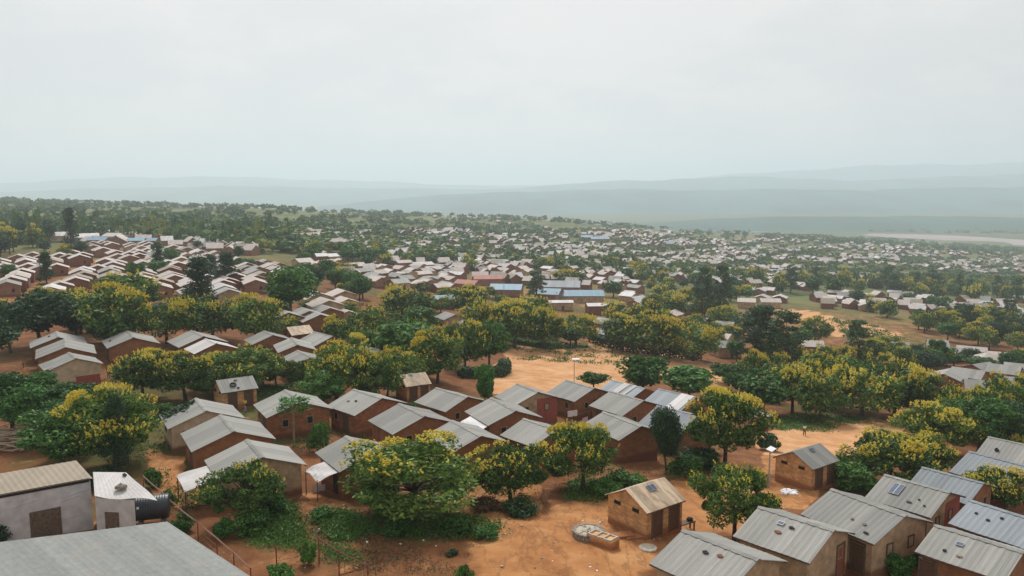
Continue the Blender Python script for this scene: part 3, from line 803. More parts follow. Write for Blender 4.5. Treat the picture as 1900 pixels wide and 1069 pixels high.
for k, (t, zc, rx) in enumerate([(.80, 2.55, .1), (.45, 2.8, .12), (.9, 2.9, .09), (.78, 1.2, .1)]):      # creases of the hanging sheet
    d = (I[2] - I[3]); L_ = d.length
    mb = MB(); a = I[3] + d * (t - .1); b = I[3] + d * (t + .1); dn = Vector((d.y, -d.x, 0)).normalized() * .02
    mb.tube([(a + dn).xy.to_3d() + Vector((0, 0, zc - .15)), ((a + b) / 2 + dn).xy.to_3d() + Vector((0, 0, zc)), (b + dn).xy.to_3d() + Vector((0, 0, zc + .08))], [.02, .03, .02], 5); mb.build('fold', M['tarp'], e)

g1 = hit(*r2(696, 482), 3.1); zb2 = g1.z - 3.1
Q0 = onz(*r2(682, 300), g1.z + .55); Q1 = onz(*r2(925, 303), g1.z + .5); Q2 = onz(*r2(1155, 508), g1.z - .1); Q3 = g1
c = (Q0 + Q1 + Q2 + Q3) / 4
ANX = empty('tarpaulin_annex', (c.x, c.y, zb2), 0, 'small tarpaulin-walled room with bright white tin roof beside the black tank', 'building')
o3 = Vector((c.x, c.y, zb2)); q0, q1, q2, q3 = [q - o3 for q in (Q0, Q1, Q2, Q3)]
FOOT.append((c.x, c.y, 3.5))
mb = MB(); mb.sheet(q0, q1 - q0, q3 - q0, 24, .005, .03, 0, 6, .11, q2 - (q1 + q3 - q0)); mb.build('roof', M['roof_white'], ANX)
ctr = (q0 + q1 + q2 + q3) / 4; JQ = [q0, q0 + (q1 - q0) * .8, q3 + (q2 - q3) * .64, q3]; cj = sum(JQ, Vector()) / 4; J = [q + (cj - q).normalized() * .04 for q in JQ]
mb = MB(); vs = [(p.x, p.y, -1.5) for p in J] + [(p.x, p.y, p.z - .1) for p in J]
mb.add(vs, [(0, 1, 5, 4), (1, 2, 6, 5), (2, 3, 7, 6), (3, 0, 4, 7), (4, 5, 6, 7), (3, 2, 1, 0)]); mb.build('wall', M['tarp'], ANX)
on_wall(ANX, J[3], J[2], .40, .95, 2.1, 1.0, M['wood'], 'door', ANX)
# stones on the annex roof
def at_quad(u, v): return Q0 + (Q1 - Q0) * u + (Q3 - Q0) * v + (Q2 - Q1 - Q3 + Q0) * u * v
lump('stone', 'brown broken block on the white tin roof of the annex', 'stone', Matrix.Translation(at_quad(.52, .66) + Vector((0, 0, .16))) @ Matrix.Rotation(.5, 4, 'Z'), (.42, .26, .24), 'stone', 'loose weights lying on the roofs')
lump('stone', 'small dark stone at the back of the white tin annex roof', 'stone', Matrix.Translation(at_quad(.85, .14) + Vector((0, 0, .08))), (.16, .12, .12), 'stone_dark', 'loose weights lying on the roofs')
# black water tank lying by the annex
a = hit(*r2(988, 700), 0); b = onz(*r2(1243, 672), a.z)
d = (b - a).normalized(); ang = math.atan2(d.y, d.x); Lt = (b - a).length; rt = .86
tk = empty('water_tank', (a.x, a.y, a.z), ang, 'large black cylindrical water tank lying beside the white-roofed annex', 'water tank')
mb = MB(); n = 26; pts = []; rs_ = []
for i in range(n + 1):
    x = Lt * i / n; pts.append((x, .35, rt + .28)); rs_.append(rt * (.985 if i % 2 else 1.0) if 0 < i < n else rt * .95)
mb.tube(pts, rs_, 32); mb.build('barrel', M['tank'], tk, False)
mb = MB(); mb.tube([(-.07, .35, rt + .28), (0, .35, rt + .28)], [rt * .45, rt * .45], 20); mb.build('lid', M['tank'], tk)
mb = MB(); mb.box((.35, .35 - rt * .96, rt + .62), (.16, .03, .17), 0, 0, -.35); mb.build('label_plate', M['white'], tk)
mb = MB()
for x in (.4, Lt - .4): mb.box((x, .35, .08), (.25, 1.4, .5))
mb.build('support', M['stone'], tk)

# nearest roof, cut by the bottom edge
K = hit(310, 968, 3.4); zn = K.z - 3.4
Lc = onz(0, 1006, K.z); Mc = onz(468, 1072, K.z - .75)
u_ = (K - Lc).normalized() * 17; v_ = (Mc - K) * 1.5
cc_ = K - u_ * .5 + v_ * .5
nb_ = empty('tin_roofed_building', (cc_.x, cc_.y, zn), 0, 'nearest building seen only as a wide weathered pale grey roof', 'building')
o4 = Vector((cc_.x, cc_.y, zn))
M['roof_near'] = None
m_, nt_, b_m = mat('weathered_near_roof'); v_m = objvec(nt_)
c_m = ramp(nt_, noise(nt_, v_m, 2.6, 8, .75), [(.3, (.20, .212, .20)), (.5, (.25, .26, .243)), (.7, (.30, .30, .278))])
c_m = mixc(nt_, maprange(nt_, noise(nt_, vscale(nt_, v_m, (1, 1.6, 1)), .5, 6, .7), .52, .72, 0, .6), c_m, (.33, .29, .23))
isl = nd(nt_, 'ShaderNodeNewGeometry').outputs['Random Per Island']; iv = maprange(nt_, isl, 0, 1, .9, 1.07); ic = nd(nt_, 'ShaderNodeCombineColor')
for i in range(3): nt_.links.new(iv, ic.inputs[i])
c_m = mixc(nt_, 1., c_m, ic.outputs[0], 'MULTIPLY')
c_m = mixc(nt_, maprange(nt_, noise(nt_, v_m, 6., 3), .68, .74, 0, .5), c_m, (.13, .11, .09))
nt_.links.new(c_m, b_m.inputs['Base Color']); b_m.inputs['Roughness'].default_value = .8; bump(nt_, b_m, noise(nt_, v_m, 9, 5), .3, .02)
M['roof_near'] = m_
mb = MB()
for i in range(19): mb.sheet(K - u_ - o4 + u_ * (i / 19) + Vector((0, 0, .007 * (i % 2) + RN.uniform(0, .004))), u_ * (1.025 / 19 if i < 18 else 1 / 19), v_ * RN.uniform(.997, 1.0), 5, .004, .04, 0, 7, .012)
mb.build('roof', M['roof_near'], nb_)
k4 = [K - o4 + (p - (K - o4)) for p in (K - u_ - o4, K - o4, K + v_ - o4, K - u_ + v_ - o4)]
ct = sum(k4, Vector()) / 4; k4 = [ct + (p - ct) * .95 for p in k4]
mb = MB(); mb.add([(p.x, p.y, -2) for p in k4] + [(p.x, p.y, p.z - .12) for p in k4], [(0, 1, 5, 4), (1, 2, 6, 5), (2, 3, 7, 6), (3, 0, 4, 7), (4, 5, 6, 7), (3, 2, 1, 0)]); mb.build('wall', M['mud_pale'], nb_)

# white mono-pitch shed between the flowering tree and the slope
p = hit(*r8(190, 885), 0)
sh = empty('shed', p, .35, 'small pale shed with thin white roof right of the bright flowering tree', 'shed')
mb = MB(); mb.box((1.2, .9, .45), (2.3, 1.8, 3.1)); mb.build('wall', M['mud_tan'], sh)
mb = MB(); mb.sheet((-.3, -.4, 2.05), (3.1, 0, -.25), (0, 2.6, .25), 16, .012, .03); mb.build('roof', M['roof_white'], sh)
mb = MB(); mb.box((1.5, -.02, .85), (.7, .06, 1.6)); mb.build('doorway', M['dark'], sh)

# ------------------------------------------------------------------ small things on the foreground ground
p = hit(*r6(838, 775), 0)
ci = empty('cistern', p, 0, 'low round stone-walled cistern with pale rubble lid', 'cistern')
mb = MB(); n = 20; R0 = .98
for lay_ in range(3):
    for i in range(n):
        a = 2 * PI * (i + .5 * lay_) / n; mb.box((R0 * math.cos(a), R0 * math.sin(a), .08 + lay_ * .17), (.24 + RN.uniform(-.03, .03), .29 + RN.uniform(-.02, .02), .16), 0, a)
mb.build('ring_wall', M['stone'], ci)
mb = MB(); mb.tube([(0, 0, -.1), (0, 0, .46), (0, 0, .50)], [.88, .88, .55], 24)
for i in range(26):
    a = RN.uniform(0, 6.3); r = RN.uniform(0, .75); mb.box((r * math.cos(a), r * math.sin(a), .50), (RN.uniform(.1, .25), RN.uniform(.1, .2), .1), 0, a)
mb.build('lid', M['concrete'], ci)
p = hit(*r6(980, 865), 0); pr_ = onz(*r6(1060, 850), p.z); pl_ = onz(*r6(895, 835), p.z)
d = (p - pl_).normalized()
ba = empty('wash_basin', p, math.atan2(d.y, d.x), 'low brick washing basin with pale concrete cells beside the round cistern', 'wash basin')
mb = MB(); mb.box((-.62, .32, .12), (2.0, .95, .95)); mb.build('body', M['brick'], ba)
mb = MB()
for x in (-1.5, -.92, -.34, .25): mb.box((x, .32, .64), (.12, .9, .12))
for y in (-.08, .72): mb.box((-.62, y, .635), (1.9, .1, .1))
mb.build('rim', M['concrete'], ba)
mb = MB()
for i, (X, Y, w, h) in enumerate([(1085, 775, 1.5, .28), (1190, 800, 1.7, .16)]):
    q = hit(*r6(X, Y), 0)
    if i == 0: st = empty('step_slab', q, .5, 'low earthen step slabs along the outhouse gable', 'step')
    l_ = q - st.location; mb.box((l_.x, l_.y, l_.z + .05), (w, .8, h), 0, -.25)
mb.build('slab', M['brick'], st)
p = hit(*r6(1275, 862), 0)
mb = MB(); mb.tube([(0, 0, -.1), (0, 0, .09), (0, 0, .12)], [.62, .6, .5], 20); mb.tube([(.1, 0, .1), (.1, 0, .17)], [.3, .26], 14)
o = mb.build('pit_cover', M['concrete'], None); o.location = p; tag(o, 'flat round pale pit cover on the earth by the outhouse corner', 'pit cover')
p = hit(*r6(1550, 725), 0)
be = empty('bench', p, .55, 'dark wooden bench beside the tan-roofed outhouse', 'bench')
mb = MB(); mb.box((0, 0, .55), (1.5, .55, .08)); mb.build('seat', M['wood'], be)
for x in (-.65, .65):
    for y in (-.2, .2): mb = MB(); mb.box((x, y, .15), (.09, .09, .75)); mb.build('leg', M['wood'], be)
lump('bundle', 'dark bundle lying on the bench beside the outhouse', 'bundle', Matrix.Translation(p + Vector((.35, .2, .72))), (.25, .2, .16), 'stone_dark', None)
# pale rubble by the second outhouse
mb = MB()
for i in range(40):
    q = hit(*r7(RN.uniform(110, 230), RN.uniform(435, 470)), 0); s_ = RN.uniform(.1, .26); mb.box((q.x, q.y, q.z + s_ * .3), (s_ * 1.5, s_, s_ * .8), 0, RN.uniform(0, 3))
o = mb.build('rubble', M['white']); tag(o, 'pale stones strewn in front of the grey-roofed outhouse', 'rubble', None, 'stuff')
mb = MB()
for i in range(90):
    q = hit(RN.uniform(-20, 62), RN.uniform(812, 848), 0)
    a = RN.gauss(.1, .25); l_ = RN.uniform(1.2, 3.); zz = RN.uniform(.05, 1.5); dv = Vector((math.cos(a), math.sin(a), RN.gauss(0, .08))) * l_ / 2
    c_ = q + Vector((0, 0, zz)); mb.tube([c_ - dv, c_ + Vector((0, 0, RN.uniform(-.1, .1))), c_ + dv], [.05, .06, .03], 5)
o = mb.build('brushwood', M['wood_pale']); tag(o, 'heap of grey-brown cut branches at the frame edge', 'brushwood', None, 'stuff')

# ------------------------------------------------------------------ fences
def fence(name, label, tops, hgt, prad, rails, mp, mr, cat='fence'):
    T = [hit(*t, hgt) for t in tops]
    e = empty(name, T[0] - Vector((0, 0, hgt)), 0, label, cat); o_ = e.location
    for t in T: mb = MB(); q = t - o_; mb.tube([q - Vector((0, 0, hgt + .4)), q + Vector((0, 0, .06))], [prad, prad * .8], 6); mb.build('post', mp, e)
    for dz, r in rails:
        mb = MB()
        for a, b in zip(T[:-1], T[1:]):
            a_ = a - o_ - Vector((0, 0, dz)); b_ = b - o_ - Vector((0, 0, dz)); mb.tube([a_, (a_ + b_) / 2 - Vector((0, 0, .03)), b_], [r] * 3, 5)
        mb.build('rail', mr, e)
    return e, T
fence('wire_fence', 'brown pole and wire fence running down behind the grey roof', [r2(1050, 330), r2(1185, 445), r2(1315, 568), r2(1450, 668), r2(1590, 785), r2(1715, 892), r2(1840, 1010)], 1.35, .045, [(0, .05), (.5, .012), (.9, .012)], M['post_red'], M['wire'])
fe, T = fence('gate_frame', 'rusty red post fence beside the weedy garden', [r4(285, 850), r4(598, 785), r4(745, 885), r4(958, 985)], 1.7, .05, [(.9, .012)], M['post_red'], M['wire'])
o_ = fe.location
mb = MB(); mb.tube([T[1] - o_, T[2] - o_, T[3] - o_], [.03] * 3, 5); mb.build('top_rail', M['post_red'], fe)
mb = MB(); mb.tube([T[2] - o_ - Vector((0, 0, 1.5)), T[3] - o_ - Vector((0, 0, .1))], [.04, .04], 5); mb.build('brace', M['post_red'], fe)
a = hit(*r7(1090, 790), 0); b = hit(*r7(1165, 770), 0)
mb = MB(); d = (b - a); mb.sheet((0, 0, 1.75), d, (0, 0, -1.9), 12, .02, .03); o = mb.build('panel_fence', M['door_red'], None); o.location = a
tag(o, 'red-brown board fence closing the gap between two grey-roofed houses', 'fence')

# ------------------------------------------------------------------ lamp posts, poles
def lamp(label, base, hgt, az):
    p = hit(*base, 0)
    e = empty('street_lamp', p, az, label, 'street lamp', 'solar street lamps')
    mb = MB(); mb.tube([(0, 0, -.5), (0, 0, hgt)], [.07, .05], 8); mb.build('post', M['metal_grey'], e)
    mb = MB(); mb.box((.25, 0, hgt + .05), (1.1, .55, .06), 0, 0, .25); mb.build('solar_panel', M['white'], e)
    mb = MB(); mb.tube([(0, 0, hgt - .35), (.55, 0, hgt - .25)], [.03, .03], 6); mb.box((.7, 0, hgt - .24), (.4, .18, .08)); mb.build('lamp_head', M['metal_grey'], e)
lamp('grey solar street lamp standing at the edge of the open earth field', (1065, 722), 4.6, 0)
lamp('solar street lamp with white panel above the dark bushes by the outhouse', (1426, 905), 3.4, .9)
def pole(label, base, top):
    p = hit(*base, 0); h = (base[1] - top) * p.y / F
    e = empty('utility_pole', p, .4, label, 'utility pole', 'thin poles among the roofs')
    mb = MB(); mb.tube([(0, 0, -.4), (0, 0, h)], [.11, .07], 7); mb.build('post', M['metal_grey'], e)
    mb = MB(); mb.box((0, 0, h - .3), (1.0, .08, .1)); mb.build('crossarm', M['wood'], e)
pole('thin pale pole in front of the blue-roofed halls', (1033, 574), 541)
pole('thin pole beside the hipped blue roof', (935, 552), 522)
pole('thin grey pole before the white roofs by the far wood', (136, 456), 431)
pole('pale pole among the grey-green trees beyond the sandy road', (1723, 612), 590)

# ------------------------------------------------------------------ washing
def cloth(label, px, col_, w, h, az, top=1.5, name='laundry'):
    p = hit(*px, top)
    mb = MB(); n = 10; vs = []; fs = []
    for j in range(6):
        for i in range(n + 1):
            x = (i / n - .5) * w; z = -j / 5 * h; y = .06 * math.sin(i * 1.3) * j / 5 + .03 * math.sin(i * 2.7 + j)
            vs.append((x, y, z)); vs.append((x, y + .015, z))
    W_ = (n + 1)
    for j in range(5):
        for i in range(n):
            a = (j * W_ + i) * 2; b = a + 2; c_ = a + 2 * W_; d_ = c_ + 2
            fs += [(a, b, d_, c_), (a + 1, c_ + 1, d_ + 1, b + 1)]
    mb.add(vs, fs); m_ = plain('cloth_' + label.split()[0], col_, .85, .1)
    o = mb.build(name, m_, None, True); o.location = p; o.rotation_euler.z = az
    tag(o, label, 'washing', 'washing hung between the houses'); return p
a = cloth('white washing hung by the red gable', r5(722, 640), (.72, .68, .66), 1.3, .7, .5, 1.9)
b = cloth('pink sheet hanging before the pale porch post', r5(815, 690), (.62, .42, .45), 1.1, 1.1, .9, 1.6)
cloth('red garment drying beside the white-framed window', r5(118, 832), (.55, .03, .03), .8, .8, .4, 1.3)
cloth('grey-white garment drying beside the red one', r5(152, 838), (.6, .56, .58), .6, .7, .4, 1.3)
cloth('blue cloth hung at the door of the solar-panel house', r7(1228, 705), (.05, .08, .16), .5, .9, .7, 1.3)
cloth('pink cloth hung at the door of the solar-panel house', r7(1250, 690), (.5, .16, .2), .4, .5, .7, 1.3)
cloth('white bundle of washing under the tarpaulin porch', r4(600, 395), (.6, .6, .6), 1.0, .5, .4, .6)
mb = MB(); a2 = a + (a - b) * .6; b2 = b + (b - a) * .4
for q in (a2, b2): mb.tube([(q.x, q.y, tz(q.x, q.y) - .3), (q.x, q.y, q.z + .1)], [.04, .03], 6)
mb.tube([a2, (a + b) / 2 + Vector((0, 0, .02)), b2], [.012] * 3, 4)
o = mb.build('washing_line', M['wood']); tag(o, 'washing line on two poles between the red gable and the porch post', 'washing line')

# ------------------------------------------------------------------ people (tiny in the picture)
SKIN = plain('dark_skin', (.055, .03, .02), .6, .1); HAIR = plain('black_hair', (.008, .007, .006), .8, .1)
def skin_obj(name, verts, edges, rads, m, parent, root=0, sub=1):
    me = bpy.data.meshes.new(name); bm = bmesh.new(); L_ = bm.verts.layers.skin.verify()
    vv = [bm.verts.new(v) for v in verts]
    for v, r in zip(vv, rads): v[L_].radius = (r, r)
    vv[root][L_].use_root = True
    for a, b in edges: bm.edges.new((vv[a], vv[b]))
    bm.to_mesh(me); bm.free(); me.materials.append(m)
    o = link(name, me, parent)
    s_ = o.modifiers.new('skin', 'SKIN'); s_.use_smooth_shade = True
    o.modifiers.new('sub', 'SUBSURF').levels = sub; o.modifiers['sub'].render_levels = sub
    return o
def person(label, base, hgt, az, shirt, trousers, stride=.18, bend=0.0, carry=None):
    p = hit(*base, 0); k = hgt / 1.7
    e = empty('person', p, az, label, 'person'); e.scale = (k, k, k)
    cb_, sb_ = math.cos(bend), math.sin(bend)
    def up(x, y, z):         # the upper body bends forward (-y) at the hip
        z -= .92; return (x, y * cb_ - z * sb_, .92 + z * cb_ + y * sb_)
    v = [(0, 0, .92), up(0, -.01, 1.12), up(0, 0, 1.34), up(0, 0, 1.45), up(0, -.02, 1.53), up(0, -.02, 1.64)]; r = [.12, .115, .13, .055, .078, .075]
    ed = [(0, 1), (1, 2), (2, 3), (3, 4), (4, 5)]
    top, bot = [], []
    for s_ in (-1, 1):
        n = len(v)
        arms = [up(s_ * .19, 0, 1.38), up(s_ * .25, .02 * s_, 1.12), up(s_ * .26, -.10 - .05 * s_, .90), up(s_ * .26, -.13 - .05 * s_, .83)]
        if carry and s_ == 1: arms = [up(.19, 0, 1.38), up(.24, -.02, 1.14), up(.20, -.22, 1.05), up(.18, -.29, 1.06)]
        v += arms; r += [.058, .045, .033, .034]; ed += [(2, n), (n, n + 1), (n + 1, n + 2), (n + 2, n + 3)]
        h = Vector(arms[3]); dd = (Vector(arms[3]) - Vector(arms[2])).normalized()
        for f_ in range(5):
            m_ = len(v); off = Vector((0, (f_ - 2) * .017, 0)) if f_ < 4 else Vector((-.03 * s_, .0, .03))
            q = h + dd * (.045 if f_ < 4 else .02) + off; q2 = q + dd * (.045 + .008 * (f_ % 2)) + Vector((-.012 * s_, 0, 0))
            v += [tuple(q), tuple(q2)]; r += [.009, .008]; ed += [(n + 3, m_), (m_, m_ + 1)]
        m_ = len(v)
        leg = [(s_ * .09, 0, .86), (s_ * .10, -s_ * stride * .5 - .02, .49), (s_ * .10, -s_ * stride + .03, .09), (s_ * .11, -s_ * stride - .12, .035)]
        v += leg; r += [.088, .062, .042, .036]; ed += [(0, m_), (m_, m_ + 1), (m_ + 1, m_ + 2), (m_ + 2, m_ + 3)]
    b_ = skin_obj('body', v, ed, r, SKIN, e)
    nface = up(0, -.105, 1.59)
    mb = MB(); mb.tube([up(0, -.085, 1.61), up(0, -.112, 1.575)], [.012, .018], 6)
    mb.build('nose', SKIN, e, True)
    hv = [up(0, .01, 1.66), up(0, .03, 1.60)]; skin_obj('hair', hv, [(0, 1)], [.082, .07], HAIR, e)
    ti = 6
    sv = [v[0], v[1], v[2], up(0, 0, 1.40)]; sr = [.135, .14, .155, .075]; se = [(0, 1), (1, 2), (2, 3)]
    tv = [(0, 0, .96), (0, 0, .90)]; tr = [.135, .13]; te = [(0, 1)]
    n0 = 6
    for s_ in (0, 1):
        a0 = 6 + s_ * 18
        n = len(sv); sv += [v[a0], v[a0 + 1]]; sr += [.075, .06]; se += [(2, n), (n, n + 1)]
        l0 = a0 + 14; n = len(tv); tv += [v[l0], v[l0 + 1], v[l0 + 2]]; tr += [.10, .078, .06]; te += [(1, n), (n, n + 1), (n + 1, n + 2)]
    skin_obj('shirt', sv, se, sr, plain('shirt_' + label.split()[2], shirt, .85, .1), e)
    skin_obj('trousers', tv, te, tr, plain('trousers_' + label.split()[2], trousers, .85, .1), e)
person('person in yellow shirt and grey-blue trousers before an outhouse door', r3(62, 655), 1.65, 2.4, (.72, .52, .02), (.25, .28, .36), .12)
person('person in green walking across the open earth field', r5(666, 280), 1.5, 1.2, (.10, .45, .06), (.04, .10, .05))
person('person in black walking on the pale track', r5(1016, 228), 1.3, -1.2, (.012, .012, .014), (.015, .015, .02), .22)
person('person bending over in dark clothes beside the flowering trees', r5(1525, 275), 1.5, 1.5, (.06, .03, .03), (.03, .02, .02), .3, 1.0)
person('person in white shirt standing on the sandy slope', r8(517, 912), 1.5, .4, (.75, .72, .7), (.16, .06, .04), .1)
person('person in dark red beside the pink-walled house under yellow blossoms', r1(800, 400), 1.6, .8, (.20, .02, .03), (.10, .02, .03), .1)
person('child in orange shirt in the yard by the dark grove', r1(172, 330), 1.1, -.5, (.75, .14, .03), (.06, .03, .03), .1)
person('figure in pale shirt walking before the dark hedge', r5(655, 185), 1.4, .2, (.6, .55, .4), (.3, .25, .15), .15)
person('figure in dark brown standing on the sandy road', r8(640, 240), 1.4, .2, (.05, .03, .03), (.04, .03, .03), .1)
#@@PART4
# ------------------------------------------------------------------ trees
def rquads(rng, P, nrm, size, asp, jitter=.8, droop=0.0):
    """loose leaf quads at points P facing about nrm"""
    n = len(P)
    N = nrm + rng.normal(0, jitter, (n, 3)); N /= np.linalg.norm(N, axis=1, keepdims=True) + 1e-9
    T = rng.normal(0, 1, (n, 3)); T[:, 2] -= droop
    T -= N * (T * N).sum(1, keepdims=True); T /= np.linalg.norm(T, axis=1, keepdims=True) + 1e-9
    B = np.cross(N, T)
    s = size * rng.uniform(.65, 1.35, (n, 1))
    a = T * s * .5; b = B * s * asp * .5
    return np.stack([P - a, P - a * .1 + b, P + a, P - a * .1 - b], 1)     # kite shaped leaf

def crown_points(rng, shape, R_, H_, n_cl, n_leaf, cl_r):
    """clump centres of the crown then leaf points round each clump"""
    C = []
    tries = 0
    nlb = rng.integers(4, 8)
    LB = rng.normal(0, 1, (nlb, 3)); LB /= np.linalg.norm(LB, axis=1, keepdims=True); LB[:, 2] = np.abs(LB[:, 2]) * .8
    LW = rng.uniform(.55, 1.0, nlb)
    def lobe(d):            # uneven outline: the crown bulges towards a few main limbs
        return .62 + .46 * np.max(LW * np.clip(LB @ d, 0, 1) ** 2.2)
    while len(C) < n_cl and tries < 4000:
        tries += 1
        d = rng.normal(0, 1, 3); d /= np.linalg.norm(d)
        if shape == 'dome':
            if d[2] < -.75: continue
            r = rng.uniform(.45, 1.0) ** .55 * lobe(d)
            c = np.array([d[0] * R_ * r, d[1] * R_ * r, (.46 * H_ + (d[2] * (.52 * H_ if d[2] > 0 else .40 * H_)) * r)])
        elif shape == 'round':
            r = rng.uniform(.35, 1.0) ** .55 * lobe(d)
            c = np.array([d[0] * R_ * r, d[1] * R_ * r, .58 * H_ + d[2] * .40 * H_ * r])
        else:                       # cone / column
            t = rng.uniform(.10, 1.0) if shape == 'cone' else rng.uniform(.18, 1.)
            w = (1.05 - t) ** .75 if shape == 'cone' else (1.0 - abs(t - .45) * 1.1)
            a = rng.uniform(0, 2 * PI); r = R_ * w * rng.uniform(.45, 1.)
            c = np.array([math.cos(a) * r, math.sin(a) * r, t * H_ * .97])
        if C and shape in ('dome', 'round') and min(np.linalg.norm(c - q) for q in C) < cl_r * .55: continue
        C.append(c)
    C = np.array(C)
    per = n_leaf // len(C)
    k = np.repeat(np.arange(len(C)), per)
    d = rng.normal(0, 1, (len(k), 3)); d /= np.linalg.norm(d, axis=1, keepdims=True)
    rr = cl_r * (rng.uniform(.55, 1.3, len(C)))[k] * rng.uniform(.25, 1.0, len(k)) ** .45
    off = d * rr[:, None]; off[:, 2] *= .72
    P = C[k] + off
    N = d.copy(); N[:, 2] = np.abs(N[:, 2]) * .6 + .35
    return C, P, N

def limbs(rng, C, H_, R_, r0, n_l, fork=.30):
    mb = MB()
    f = H_ * fork
    lean = rng.normal(0, .12, 2)
    base = [(0, 0, -.7), (0, 0, .0), (lean[0] * .5, lean[1] * .5, f * .5), (lean[0], lean[1], f)]
    mb.tube(base, [r0 * 1.5, r0 * 1.15, r0 * .9, r0 * .8], 8)
    idx = rng.permutation(len(C))[:n_l]
    for i in idx:
        c = C[i]; s = np.array([lean[0], lean[1], f * .95]); e_ = c * .92 + np.array([0, 0, -.1])
        m1 = s + (e_ - s) * .4 + np.array([rng.normal(0, .15), rng.normal(0, .15), -.1 * H_ * .3 + .25]); m2 = s + (e_ - s) * .75 + rng.normal(0, .12, 3)
        mb.tube([s, m1, m2, e_], [r0 * .55, r0 * .38, r0 * .2, r0 * .08], 5)
    return mb

def blossoms(rng, C, R_, H_, cl_r, n, size, side=.0):
    w = C[:, 2] / H_ + .35 * np.hypot(C[:, 0], C[:, 1]) / R_ + side * C[:, 0] / R_
    p = np.clip(w - .45, .015, None) ** 2.0 * rng.uniform(.05, 1.6, len(C)) ** 1.5; p /= p.sum()
    k = rng.choice(len(C), n, p=p)
    d = rng.normal(0, 1, (n, 3)); d /= np.linalg.norm(d, axis=1, keepdims=True)
    out = C[k] - np.array([0, 0, .35 * H_]); out /= np.linalg.norm(out, axis=1, keepdims=True)
    d = d * .75 + out * .7 + np.array([0, 0, .35]); d /= np.linalg.norm(d, axis=1, keepdims=True)
    off = d * cl_r * 1.06; off[:, 2] *= .8
    S = C[k] + off
    m = 9
    T = np.repeat(S, m, 0); t = np.tile(np.linspace(0, 1, m), n)[:, None]
    ax = out[:, :] * .5 + np.array([0, 0, .8]) + rng.normal(0, .25, (n, 3)); ax /= np.linalg.norm(ax, axis=1, keepdims=True)
    T = T + np.repeat(ax, m, 0) * t * size * 2.1 + rng.normal(0, 1, (n * m, 3)) * size * .38 * (1.15 - t)
    return rquads(rng, T, np.repeat(ax, m, 0) * .2, size, .8, 1.0)

VAR = {}
def variant(kind, lod, seed):
    rng = np.random.default_rng(seed * 17 + lod)
    nl, ls = [(13000, .27), (3800, .45), (800, .95)][lod]
    sp = {'F': dict(shape='dome', R=4.0, H=6.6, ncl=[50, 36, 24][lod], cl=[.82, 1.0, 1.3][lod], leaf='leaf_f', asp=.42, r0=.17, nb=[430, 210, 90][lod], bs=[.115, .145, .25][lod], fork=.30),
          'H': dict(shape='dome', R=4.0, H=6.6, ncl=[46, 34, 24][lod], cl=[.82, 1.0, 1.3][lod], leaf='leaf_f', asp=.42, r0=.17, nb=[80, 45, 26][lod], bs=[.13, .17, .26][lod], fork=.30),
          'G': dict(shape='round', R=3.2, H=7.0, ncl=[46, 34, 22][lod], cl=[.8, .95, 1.2][lod], leaf='leaf_g', asp=.5, r0=.16, nb=0, bs=0, fork=.30),
          'B': dict(shape='round', R=2.6, H=6.0, ncl=[46, 30, 20][lod], cl=[.75, .9, 1.1][lod], leaf='leaf_b', asp=.5, r0=.12, nb=0, bs=0, fork=.28),
          'D': dict(shape='round', R=3.4, H=7.4, ncl=[64, 44, 26][lod], cl=[1.05, 1.1, 1.4][lod], leaf='leaf_d', asp=.5, r0=.18, nb=0, bs=0, fork=.22),
          'C': dict(shape='cone', R=2.2, H=10., ncl=[80, 56, 30][lod], cl=[.75, .85, 1.1][lod], leaf='leaf_d', asp=.3, r0=.17, nb=0, bs=0, fork=.5),
          'T': dict(shape='column', R=2.6, H=10., ncl=[70, 46, 26][lod], cl=[.6, .7, .95][lod], leaf='leaf_t', asp=.32, r0=.18, nb=0, bs=0, fork=.4)}[kind]
    R_, H_ = sp['R'], sp['H']
    C, P, N = crown_points(rng, sp['shape'], R_ - sp['cl'] * .7, H_ - sp['cl'] * .4, sp['ncl'], nl, sp['cl'])
    lf = rquads(rng, P, N, ls, sp['asp'], .7, .5)
    tag_ = {'F': 'cassia', 'H': 'cassia', 'G': 'green_tree', 'B': 'bright_tree', 'D': 'dark_tree', 'C': 'conifer', 'T': 'tall_tree'}[kind]
    d = {'R': R_, 'H': H_}
    bl = blossoms(rng, C, R_, H_, sp['cl'], sp['nb'], sp['bs'], rng.uniform(-.3, .3)) if sp['nb'] else None
    tr = limbs(rng, C, H_, R_, sp['r0'], [12, 7, 4][lod], sp['fork'])
    if lod < 2:
        d['crown'] = quads_mesh(tag_ + '_crown', lf, [M[sp['leaf']]])
        d['trunk'] = tr.mesh(tag_ + '_trunk', M['trunk'], True)
        d['blossoms'] = quads_mesh(tag_ + '_blossoms', bl, [M['bloom']]) if bl is not None else None
    else:
        tv = np.array(tr.v); tq = np.array([[f[0], f[1], f[2], f[-1]] for f in tr.f if len(f) == 4])
        V = [lf] + ([bl] if bl is not None else []) + [tv[tq]]
        mi = [0] * len(lf) + ([1] * len(bl) if bl is not None else []) + [2] * len(tq)
        d['one'] = quads_mesh(tag_, np.concatenate(V), [M[sp['leaf']], M['bloom'], M['trunk']], mi)
    return d
NV = {'F': (5, 4, 3), 'H': (3, 2, 2), 'G': (3, 3, 2), 'B': (3, 2, 2), 'D': (2, 2, 2), 'C': (1, 2, 2), 'T': (1, 2, 2)}
KN = {'F': ('flowering_tree', 'flowering tree'), 'H': ('flowering_tree', 'flowering tree'), 'G': ('broadleaf_tree', 'tree'), 'B': ('broadleaf_tree', 'tree'), 'D': ('broadleaf_tree', 'tree'), 'C': ('conifer_tree', 'tree'), 'T': ('tall_slender_tree', 'tree')}
TREES = []
